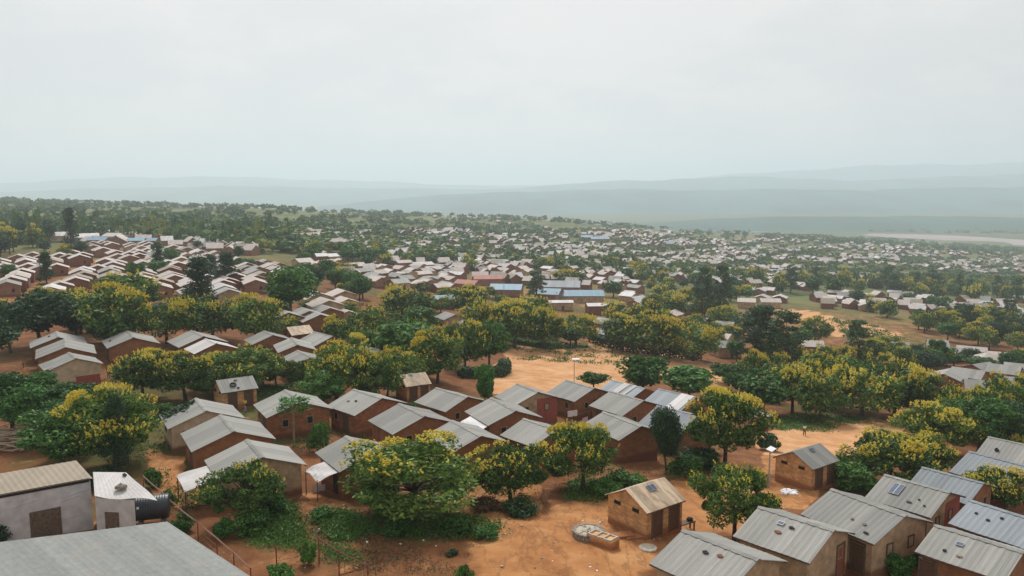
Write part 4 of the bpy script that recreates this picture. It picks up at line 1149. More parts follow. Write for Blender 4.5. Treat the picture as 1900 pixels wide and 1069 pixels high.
def plant(kind, p, diam, h, label, group=None, rng=RN, lod=None):
    lod = lod if lod is not None else (0 if p.y < 100 else 1 if p.y < 300 else 2)
    k = (kind, lod, rng.randrange(NV[kind][lod]))
    if k not in VAR: VAR[k] = variant(kind, lod, k[2] + 10 * 'FHGBDCT'.index(kind))
    d = VAR[k]; nm, cat = KN[kind]
    sx = diam / (2 * d['R']); sz = h / d['H']
    if 'one' in d:
        e = link(nm, d['one']); e.location = p
    else:
        e = empty(nm, p, 0, None, None)
        link('trunk', d['trunk'], e); link('crown', d['crown'], e)
        if d['blossoms'] is not None: link('blossoms', d['blossoms'], e)
    e.rotation_euler.z = rng.uniform(0, 6.28); q = rng.uniform(.88, 1.14); e.scale = (sx * q, sx / q, sz)
    tag(e, label, cat, group or {'F': 'yellow flowering trees', 'H': 'yellow flowering trees'}.get(kind, 'green trees'))
    TREES.append((p.x, p.y, diam / 2)); return e

# every tree one can tell apart: kind, crown centre x, top y, foot y, crown width (picture px)
TL = [
 ('F', 765, 806, 962, 280, 'largest wide flowering tree, trunk on weedy ground between the footpath and the open earth'),
 ('F', 948, 815, 930, 150, 'flowering tree on a thin trunk right of the largest one, dry brush at its foot'),
 ('F', 1082, 780, 908, 158, 'round flowering tree with bushes at its foot, before the bare-gabled brown house'),
 ('F', 1345, 716, 868, 150, 'tall flowering tree covering the end of the bluish roofs'),
 ('H', 1362, 850, 1003, 165, 'bright green tree with few blossoms right of the tan-roofed outhouse'),
 ('H', 458, 848, 968, 148, 'fresh green tree with few blossoms before the house with the pale lean-to'),
 ('F', 215, 712, 862, 180, 'loose flowering tree rising out of the dark thicket by the tarpaulin building'),
 ('G', 120, 760, 880, 165, 'dense dark green tree directly behind the tan tin roof'),
 ('C', 220, 742, 880, 62, 'dark narrow conifer between the flowering tree and the white annex roof'),
 ('F', 265, 648, 742, 130, 'flowering tree beside the pink-walled house'),
 ('F', 345, 652, 745, 130, 'flowering tree above the outhouse with the tyre'),
 ('H', 440, 645, 728, 140, 'darker flowering tree behind the outhouse with the tyre'),
 ('F', 625, 632, 745, 150, 'flowering tree with a solid yellow top behind the marked roof'),
 ('G', 600, 690, 760, 90, 'green tree at the foot of the yellow-topped tree'),
 ('H', 700, 660, 752, 95, 'dark flowering tree next to the cream outhouse roof'),
 ('G', 745, 598, 690, 130, 'big green tree behind the yellow-topped tree'),
 ('F', 812, 612, 712, 115, 'flowering tree left of the clipped hedge, over bare ground'),
 ('G', 908, 598, 690, 72, 'upright green tree standing at the end of the clipped hedge'),
 ('F', 862, 596, 690, 92, 'flowering tree over the red yard behind the clipped hedge'),
 ('B', 900, 678, 765, 52, 'narrow bright green tree between the clipped hedge and the grey roofs'),
 ('G', 1195, 655, 745, 100, 'dense green tree between the field and the roof with white strips'),
 ('B', 1278, 682, 742, 100, 'spreading green tree right of the dense tree at the field edge'),
 ('D', 1236, 757, 875, 72, 'slender dark tree in front of the bare brown gable'),
 ('G', 1102, 690, 724, 52, 'small green tree at the edge of the open earth field'),
 ('F', 1155, 588, 652, 100, 'flowering tree at the end of the dark hedge, nearest the grey house'),
 ('F', 1215, 578, 662, 130, 'wide flowering tree over the middle of the dark hedge'),
 ('F', 1285, 598, 670, 115, 'flowering tree over the far end of the dark hedge'),
 ('F', 910, 548, 636, 100, 'flowering tree at the left end of the grove above the field'),
 ('F', 955, 562, 646, 105, 'flowering tree second in the grove above the field'),
 ('F', 1010, 578, 648, 95, 'flowering tree third in the grove above the field, over red ground'),
 ('F', 1068, 582, 642, 85, 'most golden tree at the right end of the grove above the field'),
 ('H', 985, 552, 622, 110, 'greener tree at the back of the grove above the field'),
 ('G', 1058, 605, 645, 50, 'small green tree under the golden tree by the red lane'),
 ('F', 1470, 668, 768, 120, 'flowering tree at the left of the great grove right of the sandy slope'),
 ('G', 1415, 690, 772, 110, 'grey-green tree at the left edge of the great grove'),
 ('H', 1520, 690, 782, 120, 'dark flowering tree at the front of the great grove over green grass'),
 ('H', 1540, 650, 755, 150, 'broad bright green crown at the top of the great grove'),
 ('F', 1600, 678, 775, 130, 'flowering tree in the middle of the great grove'),
 ('F', 1660, 664, 770, 130, 'tree with a golden crest at the top right of the great grove'),
 ('F', 1715, 690, 778, 100, 'flowering tree at the right end of the great grove'),
 ('T', 1402, 577, 682, 96, 'tall dark feathery tree left of its twin, above the great grove'),
 ('T', 1456, 586, 690, 84, 'tall dark feathery tree right of its twin, above the great grove'),
 ('T', 1592, 602, 680, 58, 'dark upright tree standing between the sandy road and the great grove'),
 ('F', 1510, 588, 640, 70, 'small flowering tree behind the tall feathery twins'),
 ('F', 1345, 570, 615, 70, 'flowering tree beside the far dark trees left of the sandy road'),
 ('F', 1640, 622, 660, 55, 'small flowering tree alone on the sandy road bend'),
 ('F', 1735, 742, 840, 150, 'flowering tree in front of the pale roofs, right of the sandy slope'),
 ('F', 1650, 792, 900, 180, 'broad flowering tree right of the sandy slope, above the solar-panel roof'),
 ('F', 1715, 800, 888, 130, 'flowering tree overhanging the bluish roof near the frame edge'),
 ('G', 1815, 738, 845, 130, 'bright-edged green tree right of the flowering trees, near the frame edge'),
 ('D', 1875, 745, 840, 120, 'dark tree in the corner above the hindmost roof at the frame edge'),
 ('F', 1880, 690, 775, 95, 'dark flowering tree at the frame edge beside pale roofs'),
 ('F', 1838, 860, 955, 140, 'thin-leaved flowering tree between the bluish roofs at the frame edge'),
 ('D', 75, 545, 640, 110, 'largest dark tree of the grove at the frame edge'),
 ('D', 20, 565, 655, 90, 'dark tree second from the frame edge in the dark grove'),
 ('D', 142, 558, 632, 90, 'dark tree at the right end of the dark grove, above the close-set houses'),
 ('D', -25, 590, 690, 110, 'dark tree cut by the frame edge, left of the close-set houses'),
 ('H', 150, 542, 620, 110, 'tree with golden tips beside the largest dark tree'),
 ('F', 215, 535, 645, 150, 'dark-limbed flowering tree with pale roofs showing through it'),
 ('H', 235, 508, 590, 130, 'deep green tree behind the dark-limbed flowering tree'),
 ('G', 210, 588, 648, 80, 'low green tree above the lone brown house'),
 ('F', 310, 552, 638, 110, 'flowering tree directly above the blue-trimmed house'),
 ('F', 395, 545, 632, 120, 'flowering tree second from the blue-trimmed house'),
 ('F', 475, 552, 640, 105, 'rounded golden tree above the long grey-roofed house'),
 ('G', 25, 690, 800, 120, 'dark green tree cut by the frame edge, below the close-set houses'),
 ('B', 75, 690, 740, 55, 'small bright tree at the corner of the pink-walled house'),
 ('B', 105, 735, 790, 60, 'light green tree in front of the pink-walled house'),
 ('G', 540, 498, 592, 110, 'large green tree left of the tan-gabled long houses'),
 ('C', 372, 488, 592, 72, 'dark conifer with a light crown standing before the terraced rows'),
 ('G', 345, 545, 600, 70, 'dark green tree at the foot of the conifer before the terraced rows'),
 ('F', 755, 530, 600, 105, 'broad golden-topped tree before the crowded market roofs'),
 ('F', 635, 583, 648, 80, 'rounded flowering tree behind the yellow-topped tree'),
 ('H', 695, 570, 640, 110, 'dark flowering tree left of the small tan house'),
 ('G', 785, 570, 632, 70, 'dark green tree right of the small tan house'),
 ('F', 868, 533, 590, 80, 'flowering tree beside the small turquoise roof'),
 ('F', 1160, 558, 606, 85, 'flowering tree below the white-roofed building'),
 ('F', 1240, 540, 590, 85, 'flowering tree right of the white market roofs'),
 ('T', 1303, 505, 590, 46, 'dark tall tree of a pair right of the market'),
 ('T', 1337, 502, 592, 40, 'slimmer dark tree of a pair right of the market'),
 ('T', 995, 508, 560, 44, 'slender grey-green tree between the blue roofs'),
 ('F', 1062, 500, 530, 60, 'flowering tree behind the blue roofs'),
 ('G', 1138, 522, 552, 44, 'dark round tree right of the blue roofs'),
]
PN = []
for k, cx, ty, by, w, lab in TL:
    p = hit(cx, by); s = p.y / F
    plant(k, p, w * s * 1.24, (by - ty) * s * 1.18, lab)

# papaya tree
p = hit(*r3(418, 890)); s_ = p.y / F
pp = empty('papaya_tree', p, 0, 'papaya tree with bare pale stem and leafy head before the big brick house', 'tree', 'green trees')
hp = 86 * s_
mb = MB(); mb.tube([(0, 0, -.5), (.03, 0, hp * .5), (.0, .02, hp * .88)], [.11, .10, .07], 8); mb.build('trunk', M['trunk_pale'], pp)
rng = np.random.default_rng(4); Qs = []
for i in range(26):
    a = i * 2.4; l_ = rng.uniform(.8, 1.5); el = rng.uniform(-.35, .7)
    tip = np.array([math.cos(a) * l_ * math.cos(el), math.sin(a) * l_ * math.cos(el), hp * .88 + l_ * math.sin(el)])
    n = 34; P = tip + rng.normal(0, .25, (n, 3)) * np.array([1, 1, .5]); Qs.append(rquads(rng, P, np.tile([0, 0, 1.], (n, 1)), .34, .42, .45))
link('crown', quads_mesh('papaya_crown', np.concatenate(Qs), [M['leaf_b']]), pp)

# bushes and shrubs
BV = {}
def bush(kind, cx, ty, by, w, label, name='bush'):
    p = hit(cx, by); s = p.y / F; lod = 0 if p.y < 95 else 1
    k = (kind, lod, RN.randrange(2))
    if k not in BV:
        rng = np.random.default_rng(77 + k[2] * 5 + lod + 'gbdy'.index(kind) * 13)
        C, P, N = crown_points(rng, 'dome', 1.05, 1.9, 20, [2400, 900][lod], .40)
        P[:, 2] = np.abs(P[:, 2] - .2)
        BV[k] = (quads_mesh('bush_leaves', rquads(rng, P, N, [.20, .34][lod], .5, .7, .2), [M[{'g': 'leaf_g', 'b': 'leaf_b', 'd': 'leaf_d', 'y': 'dry'}[kind]]]), limbs(rng, C, 2.0, 1., .05, 9, .12).mesh('bush_stems', M['trunk'], True))
    e = empty(name, p, RN.uniform(0, 6), label, 'bush', 'bushes')
    link('leaves', BV[k][0], e); link('stem', BV[k][1], e)
    q = RN.uniform(.85, 1.3); e.scale = (w * s / 2.3 * q, w * s / 2.3 / q, (by - ty) * s / 1.9)
for b_ in [
 ('b', 340, 942, 988, 55, 'round bright green bush beside the black water tank'),
 ('g', 1585, 842, 908, 110, 'dense green bush between the grey-roofed outhouse and the solar-panel roof'),
 ('d', 1300, 815, 868, 90, 'dark green bush right of the slender dark tree'),
 ('g', 1270, 835, 880, 70, 'green bush at the foot of the slender dark tree'),
 ('d', 1425, 795, 835, 55, 'dark rounded bush below the small pale shed'),
 ('b', 1672, 1010, 1075, 62, 'climbing green shrub in front of the joined tan house'),
 ('g', 1700, 1000, 1050, 50, 'green shrub filling the gap before the red panel fence'),
 ('g', 1160, 862, 905, 80, 'dark bush left of the tan-roofed outhouse, under the bare gable'),
 ('b', 1120, 880, 920, 70, 'low bright bush at the foot of the round flowering tree'),
 ('b', 415, 948, 1000, 50, 'young leafy shrub on a thin stem inside the wire fence'),
 ('g', 590, 770, 838, 42, 'dark small bush at the gable of the big brick house'),
 ('g', 765, 742, 768, 40, 'low green bush between the brown roofs and the cream outhouse'),
 ('b', 572, 985, 1048, 40, 'slim green shrub standing beside the red posts'),
 ('b', 520, 1035, 1075, 60, 'low green shrub at the bottom edge by the first red post'),
 ('b', 860, 1032, 1085, 40, 'leafy sapling at the bottom edge by the open earth'),
 ('g', 850, 945, 990, 70, 'dark green bush on the weedy bank under the largest flowering tree'),
 ('b', 905, 965, 998, 60, 'bright green bush at the end of the weedy bank'),
 ('g', 735, 960, 992, 70, 'leafy bush below the trunk of the largest flowering tree'),
 ('b', 600, 935, 962, 60, 'bright bush on the rubbish-strewn bank beside the path'),
 ('g', 500, 905, 955, 80, 'dark bush against the tan wall of the lean-to house'),
 ('g', 468, 940, 985, 80, 'deep green bush left of the green plot'),
 ('d', 965, 918, 952, 90, 'low dark brush heap under the thin-trunked flowering tree'),
 ('y', 900, 915, 945, 70, 'dry olive brush between the two flowering trees'),
 ('d', 840, 1018, 1030, 30, 'tiny tuft of weeds in the brown earth'),
 ('g', 1555, 830, 880, 50, 'small bush touching the grey-roofed outhouse'),
 ('g', 1340, 730, 760, 60, 'bush among the roofs under the tall flowering tree'),
 ('d', 180, 865, 905, 70, 'dark shrub behind the white annex roof'),
 ('g', 285, 860, 905, 45, 'shrub at the top of the wire fence'),
 ('g', 310, 905, 940, 40, 'shrub beside the wire fence below the lean-to'),
 ('d', -5, 960, 1010, 60, 'dark shrub at the frame edge by the plank door'),
 ('g', 140, 735, 780, 55, 'bush below the red-banded gable'),
 ('g', 300, 740, 775, 50, 'bush under the flowering trees above the plastered house')]:
    bush(*b_)

# clipped hedges: one long body of leaves each
def hedge(label, pts, h, w, m='leaf_d', n=5200):
    W3 = [hit(*p) for p in pts]; rng = np.random.default_rng(len(label)); out = []
    ln = [(b - a).length for a, b in zip(W3[:-1], W3[1:])]; tot = sum(ln)
    for a, b, l in zip(W3[:-1], W3[1:], ln):
        k = int(n * l / tot); t = rng.uniform(0, 1, k); d = (b - a).xy.normalized(); nv = np.array([-d.y, d.x])
        s = rng.uniform(-.5, .5, k); z = rng.uniform(0, h, k)
        face = rng.integers(0, 3, k); s = np.where(face == 0, -.5, np.where(face == 1, .5, s)); z = np.where(face == 2, h, z)
        P = np.stack([a.x + (b.x - a.x) * t + nv[0] * s * w, a.y + (b.y - a.y) * t + nv[1] * s * w, a.z + (b.z - a.z) * t + z], -1) + rng.normal(0, .09, (k, 3))
        N = np.stack([nv[0] * np.sign(s) * (face < 2), nv[1] * np.sign(s) * (face < 2), (face == 2) * 1. + .2], -1)
        out.append(rquads(rng, P, N, .42, .6, .5))
    o = link('hedge', quads_mesh('hedge', np.concatenate(out), [M[m]])); tag(o, label, 'hedge', 'clipped hedges')
hedge('low dark clipped hedge curving round the end of the open earth field', [(852, 700), (880, 702), (925, 700), (938, 690), (935, 682)], 1.5, 1.6)
hedge('long dark hedge along the red lane under the flowering trees', [(1095, 634), (1130, 645), (1180, 655), (1240, 662), (1300, 668)], 1.9, 1.8)
hedge('dark hedge at the back edge of the open earth field', [(935, 628), (970, 640), (1010, 647), (1045, 645)], 1.1, 1.5, 'leaf_g')

# weeds, ground cover and fallen litter
def cover(name, label, polys, dens, hgt, size, m, seed, asp=.4):
    rng = np.random.default_rng(seed); out = []
    for poly, n in zip(polys, dens):
        xs = [p[0] for p in poly]; ys = [p[1] for p in poly]
        X = rng.uniform(min(xs), max(xs), n * 3); Y = rng.uniform(min(ys), max(ys), n * 3)
        ok = inpoly(X, Y, poly); X, Y = X[ok][:n], Y[ok][:n]
        for x, y in zip(X, Y):
            p = hit(x, y)
            if p is None: continue
            k = rng.integers(8, 22); r = rng.uniform(.2, .55); s_ = max(1, p.y / 90)
            P = np.array(p) + rng.normal(0, 1, (k, 3)) * np.array([r, r, .0]) * s_; P[:, 2] += rng.uniform(0, hgt, k)
            out.append(rquads(rng, P, np.tile([0, 0, .6], (k, 1)), size * s_, asp, .8))
    o = link(name, quads_mesh(name, np.concatenate(out), [M[m]])); tag(o, label, name.replace('_', ' '), None, 'stuff')
cover('undergrowth', 'low green weeds covering the plots, banks and yards', GREEN + [[(0, 690), (190, 700), (200, 860), (0, 800)], [(1220, 830), (1340, 830), (1340, 890), (1230, 890)], [(540, 760), (700, 770), (690, 820), (540, 840)], [(260, 840), (330, 890), (400, 950), (330, 950)], [(190, 740), (330, 755), (330, 840), (200, 860)], [(0, 690), (60, 690), (60, 740), (0, 740)]],
      [120, 260, 460, 300, 420, 160, 80, 260, 90, 80, 130, 120, 120, 60, 160, 50], .32, .24, 'grassy', 5)
cover('grass', 'bright green grass growing in patches on the garden plot', [[(585, 955), (640, 948), (710, 985), (625, 1008)], [(440, 985), (560, 980), (585, 1020), (480, 1020)], [(560, 1010), (640, 1015), (690, 1050), (600, 1040)], [(1430, 778), (1560, 778), (1545, 800), (1440, 798)]], [240, 200, 90, 120], .28, .2, 'leaf_b', 12, .25)
cover('leaf_litter', 'dry leaves and litter strewn over the brown earth', [[(430, 935), (620, 925), (880, 1010), (830, 1069), (600, 1069), (430, 985)], [(560, 975), (720, 985), (820, 1060), (640, 1060)], [(860, 890), (1010, 890), (1010, 960), (880, 950)]], [110, 260, 120], .06, .16, 'dry', 6)
rng = np.random.default_rng(9); mb = MB()
for poly, n in [([(535, 930), (610, 935), (640, 990), (540, 985)], 40), ([(560, 975), (720, 985), (820, 1060), (640, 1060)], 26), ([(900, 990), (1340, 960), (1330, 1060), (900, 1069)], 45), ([(1400, 800), (1620, 790), (1560, 860), (1430, 850)], 30), ([(940, 640), (1140, 670), (1130, 720), (960, 720)], 20)]:
    xs = [p[0] for p in poly]; ys = [p[1] for p in poly]
    for _ in range(n):
        x, y = rng.uniform(min(xs), max(xs)), rng.uniform(min(ys), max(ys))
        p = hit(x, y)
        if p is None: continue
        s_ = rng.uniform(.04, .11); mb.box((p.x, p.y, p.z + s_ * .2), (s_ * 1.6, s_, s_ * .7), int(rng.integers(0, 3)), rng.uniform(0, 3))
o = mb.build('litter', [M['white'], M['stone'], M['concrete']]); tag(o, 'scraps of litter and small stones on the bare earth', 'litter', None, 'stuff')
#@@PART5
# ------------------------------------------------------------------ houses further off
def ordn(n): return f"{n}{'th' if 10 <= n % 100 <= 20 else {1: 'st', 2: 'nd', 3: 'rd'}.get(n % 10, 'th')}"
HM = {}
def mid_mesh(L, W, he, rise, roof, wall, one):
    k = (L, W, he, roof, wall, one)
    if k not in HM:
        l, w = L - .6, W - .6; rs = rise * W / 2
        hw = he + rs * .3 / (W / 2) - .03
        a = MB(); vs, fs = prism(l, w, hw, rs * w / W - .02, 2.); a.add(vs, fs)
        b = a if one else MB()
        zr = he + rs + .05; ze = he + .03
        for s in (-1, 1): b.sheet((-L / 2, 0, zr), (L, 0, 0), (0, s * W / 2, ze - zr), 1, 0, .06, 1 if one else 0)
        HM[k] = (a.mesh('house', [M[wall], M[roof]]), None) if one else (a.mesh('house_wall', M[wall]), b.mesh('house_roof', M[roof]))
    return HM[k]
CNT = {'h': 0}
def mid_house(p, ang, label, L=5.8, W=6.6, he=2.25, rise=.36, roof='roof_far', wall='far_wall', name='house', cat='house', group=G_, one=None):
    one = p.y > 330 if one is None else one
    a, b = mid_mesh(L, W, he, rise, roof, wall, one)
    if one: o = link(name, a); o.location = p; o.rotation_euler.z = ang; tag(o, label, cat, group)
    else:
        o = empty(name, p, ang, label, cat, group); link('wall', a, o); link('roof', b, o)
        if p.y < 260:
            mb = MBC.get((L, W))
            if mb is None:
                q = MB(); q.box(((L - .6) / 2, .2 * W, 1.3), (.06, .5, .7), 0); MBC[(L, W)] = mb = q.mesh('window', M['dark'])
                q = MB(); q.box((.5, -(W - .6) / 2, .9), (.8, .06, 1.8), 0); MBC[(L, W, 'd')] = q.mesh('door', M['door_brown'])
            link('window', mb, o); link('door', MBC[(L, W, 'd')], o)
    FOOT.append((p.x, p.y, L * .5)); CNT['h'] += 1
    return o
MBC = {}
SIZES = [(5.4, 6.2), (5.0, 5.8), (6.0, 6.4), (7.2, 5.6)]
def blocked(x, y, r):
    return any((x - a) ** 2 + (y - b) ** 2 < (r + c) ** 2 for a, b, c in FOOT)
def treeblock(x, y, f=.75):
    return any((x - a) ** 2 + (y - b) ** 2 < (c * f) ** 2 for a, b, c in TREES)

# special buildings
def special(label, A, B, C, roof, wall, he=2.6, gl=False, Lr=(5, 22), Wr=(5, 14), rise=.36):
    c, ang, L, W, zb = fit(A, B, C, he, gl, Lr, Wr)
    if gl: pass
    mid_house(Vector((c.x, c.y, zb)), ang, label, round(L, 2), round(W, 2), he, rise, roof, wall, 'hall' if L > 9 else 'house', 'hall' if L > 9 else 'house', None, False)
    FOOT[-1] = (c.x, c.y, max(L, W) * .5)
def direct(label, px, L, W, ang, roof, wall='far_wall', he=2.8, name='hall', rise=.36, group=None):
    p = hit(*px); mid_house(p, ang, label, L, W, he, rise, roof, wall, name, name, group, False); FOOT[-1] = (p.x, p.y, max(L, W) * .45)
direct('long red-roofed hall at the back of the market', (905, 529), 12, 7, .12, 'roof_red')
direct('red-roofed hall in front of the longer red roof, beside the market', (868, 539), 9, 6.5, -.45, 'roof_red')
direct('hall with blue roof left of the slender tree', (940, 549), 12, 9, -.15, 'roof_skyblue')
direct('large hall with dull blue-grey roof behind the bright blue ones', (1042, 544), 15, 11, -.12, 'roof_blue', he=3.0)
direct('smaller hall with bright blue hipped-looking roof between the slender tree and the longest blue roof', (1019, 558), 9, 9, -.3, 'roof_skyblue')
direct('longest bright blue-roofed hall with tan end wall', (1078, 561), 16, 9, .02, 'roof_skyblue', 'mud_tan')
direct('building with gleaming white flat roof below the blue halls', (1110, 582), 8, 6, .1, 'roof_white', 'mud_red', rise=.2)
direct('low pale shed below the blue halls, with grey front', (1040, 576), 8, 5, .05, 'roof_white', 'mud_tan', rise=.2)
direct('tan-gabled long house, front one of the group right of the large green tree', (604, 590), 6.4, 6.8, H['a2'].rotation_euler.z, 'roof_far', 'mud_tan', name='house')
direct('tan-gabled house behind the front one, right of the large green tree', (588, 575), 6.4, 6.8, H['a2'].rotation_euler.z, 'roof_far', 'mud_tan', name='house')
direct('pale-roofed house at the right of the tan-gabled group', (640, 585), 5.6, 6.2, H['a2'].rotation_euler.z, 'roof_far', 'mud_tan', name='house')
direct('small low cream roof in front of the tan-gabled group', (642, 600), 4.0, 4.4, H['a2'].rotation_euler.z, 'roof_far', 'mud_tan', he=2.0, name='house')
direct('back house of the tan-gabled group, nearest the green trees', (634, 568), 5.8, 6.2, H['a2'].rotation_euler.z, 'roof_far', 'mud_tan', name='house')
direct('small tan house between the dark flowering tree and dark green tree', (755, 600), 5.4, 5.6, H['a2'].rotation_euler.z, 'roof_far', 'mud_tan', name='house')
for x, y, L, W, d in [(568, 609, 5.6, 6.6, 'grey-roofed house behind the yellow-topped tree, beside its twin with a lower roof'), (588, 616, 5.6, 6.6, 'lower grey-roofed twin house behind the yellow-topped tree'), (606, 601, 5.4, 6.2, 'grey roof just below the tan-gabled long houses'), (530, 612, 5.2, 6, 'grey roof right of the rounded golden tree')]:
    direct(d, (x, y), L, W, H['a2'].rotation_euler.z, 'roof', 'mud', name='house', he=2.4)
direct('small turquoise roof among trees below the market', (823, 572), 6, 5, .3, 'roof_skyblue', name='house')
direct('grey-roofed tan house under the trees, left of its neighbour with the wide roof', (836, 612), 5.4, 5.8, H['a2'].rotation_euler.z, 'roof', 'mud_tan', name='house')
direct('wide grey-roofed house right of the grey-roofed tan house', (866, 618), 6.4, 6.0, H['a2'].rotation_euler.z, 'roof', 'mud_tan', name='house')
direct('orange clay-walled roofless-looking house above the wide grey roof', (872, 596), 4.6, 5.0, H['a2'].rotation_euler.z, 'roof_tan', 'brick', name='house')
direct('bluish grey house between the golden tree and the dark hedge', (1125, 618), 5.6, 6.0, -.8, 'roof_blue', 'mud', name='house')
direct('low grey roof under the hedge trees', (1122, 632), 5, 4.4, -.8, 'roof_blue', 'mud', he=1.9, name='house')
direct('grey house with pale wall at the end of the dark hedge', (1345, 662), 6.4, 6, .2, 'roof', 'mud_tan', name='house')
direct('cream roof just behind the grey house at the end of the dark hedge', (1338, 645), 5.4, 5.6, -.6, 'roof_far', 'mud_tan', name='house')
direct('pale house left of the tall feathery twins', (1300, 612), 5, 5.6, -.7, 'roof_far', name='house')
direct('second pale house left of the tall feathery twins, nearer to them', (1345, 620), 5.6, 5.6, -.5, 'roof', name='house')
direct('pale roof showing between the tall feathery twins and the great grove', (1505, 660), 5.6, 6, -.2, 'roof_far', name='house')
direct('tan house at the start of the sandy road', (1385, 572), 7, 6.5, -.3, 'roof_far', 'mud_tan', name='house')
direct('second tan house at the start of the sandy road, right of the first', (1428, 572), 8, 6.5, -.1, 'roof_far', 'mud_tan', name='house')
for i, (x, y, L, W, a, rf, d) in enumerate([(108, 449, 9, 9, .3, 'roof_white', 'leftmost white hipped roof before the far wood'), (162, 452, 10, 9, .5, 'roof_white', 'largest white roof before the far wood'), (214, 450, 9, 8, -.3, 'roof_white', 'third white roof before the far wood, beside blue roofs'),
      (183, 458, 8, 6, .1, 'roof_skyblue', 'blue roof beside the largest white roof before the far wood'), (256, 459, 7, 6, .1, 'roof_skyblue', 'left one of the two far blue roofs behind the terraces'), (281, 459, 6, 6, .1, 'roof_skyblue', 'right one of the two far blue roofs behind the terraces'),
      (448, 433, 24, 9, .1, 'roof_far', 'long white far building among trees above the terraces'), (578, 440, 13, 10, .0, 'roof_tan', 'far brick-red building among trees'), (552, 448, 16, 8, .0, 'roof_tan', 'far long tan building among trees'), (497, 443, 13, 8, .1, 'roof_skyblue', 'far turquoise-roofed building among trees')]):
    direct(d, (x, y), L, W, a, rf, 'mud_pale' if rf == 'roof_white' else 'mud_red' if 'red' in d else 'far_wall', 3., 'hall')
for x, y, L, lab in [(1088, 446, 12, 'far turquoise hall in the distant village'), (1112, 449, 18, 'far long grey hall beside the turquoise one'), (1242, 458, 9, 'far green-blue roof in the middle of the distant village')]:
    direct(lab, (x, y), L, 10, .1, 'roof_skyblue' if 'blue' in lab or 'turq' in lab else 'roof_blue', he=3.2)
# pale roofs below the great grove at the right
for x, y, a, lab in [(1755, 722, .9, 'leftmost pale-roofed house of the cluster right of the great grove'), (1795, 716, -.75, 'pale house with twin gables in the cluster right of the great grove'), (1822, 742, -.4, 'front pale-roofed house of the cluster right of the great grove'),
      (1862, 708, -.7, 'high pale roof of the cluster right of the great grove, above a small tree'), (1892, 705, -.6, 'pale roof of the cluster right of the great grove, cut by the frame edge'), (1818, 704, .5, 'hindmost pale roof of the cluster right of the great grove'), (1885, 735, -.5, 'pale roof behind the dark flowering tree at the frame edge')]:
    direct(lab, (x, y), 6.2, 6.8, a, 'roof', 'mud', 2.3, 'house')

# the terraces at the left: a regular lattice of houses
A0 = H['a2'].rotation_euler.z
ax = np.array([math.cos(A0), math.sin(A0)]); bx = np.array([-ax[1], ax[0]])
TERR = [(-20, 500), (60, 488), (150, 478), (165, 462), (240, 458), (330, 470), (430, 488), (545, 512), (540, 532), (470, 545), (430, 575), (330, 560), (260, 545), (160, 545), (90, 560), (-20, 590)]
cells = []
ROWOFF = {j: RN.uniform(0, 7.1) for j in range(-40, 40)}
org = np.array(hit(120, 520))[:2]
for i in range(-22, 23):
    for j in range(-26, 12):
        if (i + j // 5) % 9 == 8: continue
        q = org + bx * (i * 7.1 + ROWOFF[j]) + ax * j * 7.6 + NR.normal(0, .3, 2)
        zz = tz(*q); px, py = project(q[0], q[1], zz)
        if not inpoly(np.array([px]), np.array([py]), TERR)[0] or RN.random() < .10: continue
        if treeblock(q[0], q[1], .6) or blocked(q[0], q[1], 2): continue
        cells.append((j, float(px), float(py), q, zz))
cells.sort(key=lambda c: -c[2]); cells = cells[:150]
rows = {}
for c in cells: rows.setdefault(c[0], []).append(c)
for n, j in enumerate(sorted(rows, reverse=True), 1):
    for m_, c in enumerate(sorted(rows[j], key=lambda c: c[1]), 1):
        L, W = RN.choice(SIZES)
        mid_house(Vector((*c[3], c[4])), A0 + RN.gauss(0, .04), f"pale-roofed house, {ordn(m_)} from the left in terrace row {n} counted from the front", L, W, 2.3 + RN.choice((0, .25)), roof=RN.choice(['roof_far'] * 4 + ['roof_white', 'roof_tan', 'roof']), wall=RN.choice(['far_wall', 'far_wall', 'mud_red', 'mud_tan']), group='pale-roofed terraced houses at the left')

# looser clusters
def scatter(poly, n, ang, phrase, roofs, walls, sep=6.3, group=None, f=.6):
    xs = [p[0] for p in poly]; ys = [p[1] for p in poly]; got = []
    for _ in range(n * 60):
        if len(got) >= n: break
        x, y = RN.uniform(min(xs), max(xs)), RN.uniform(min(ys), max(ys))
        if not inpoly(np.array([x]), np.array([y]), poly)[0]: continue
        p = hit(x, y)
        if p is None or blocked(p.x, p.y, sep * .45) or treeblock(p.x, p.y, f): continue
        L, W = RN.choice(SIZES)
        got.append((x, mid_house(p, ang + RN.choice((0, 0, PI / 2)) + RN.gauss(0, .15), '', L, W, 2.3, roof=RN.choice(roofs), wall=RN.choice(walls), group=group or phrase)))
    band = sorted(got, key=lambda g: g[0])
    for i, (x, o) in enumerate(band, 1): o['label'] = f"pale-roofed house {ordn(i)} from the left {phrase}"
    return len(got)
RF = ['roof_far', 'roof_far', 'roof_white', 'roof']
WL = ['far_wall', 'mud_tan', 'mud_red', 'far_wall']
A1 = A0 + .2
scatter([(645, 505), (700, 490), (760, 490), (860, 502), (860, 530), (840, 548), (700, 535), (645, 520)], 48, A1, 'in the crowded market left of the red halls', RF + ['roof'], WL)
scatter([(880, 490), (1000, 495), (1180, 512), (1190, 545), (1130, 545), (1110, 530), (960, 512), (890, 510)], 36, A1, 'among the roofs behind and beside the blue halls', RF, WL)
scatter([(1130, 555), (1160, 552), (1230, 570), (1240, 590), (1190, 580)], 6, A1, 'in the white strip right of the white flat roof', ['roof_white'], WL)
scatter([(1380, 545), (1500, 540), (1640, 548), (1760, 560), (1900, 572), (1900, 602), (1760, 590), (1640, 582), (1500, 568), (1390, 560)], 36, -.5, 'in the long band beyond the sandy road', ['roof_far', 'roof_white', 'roof_white'], WL)
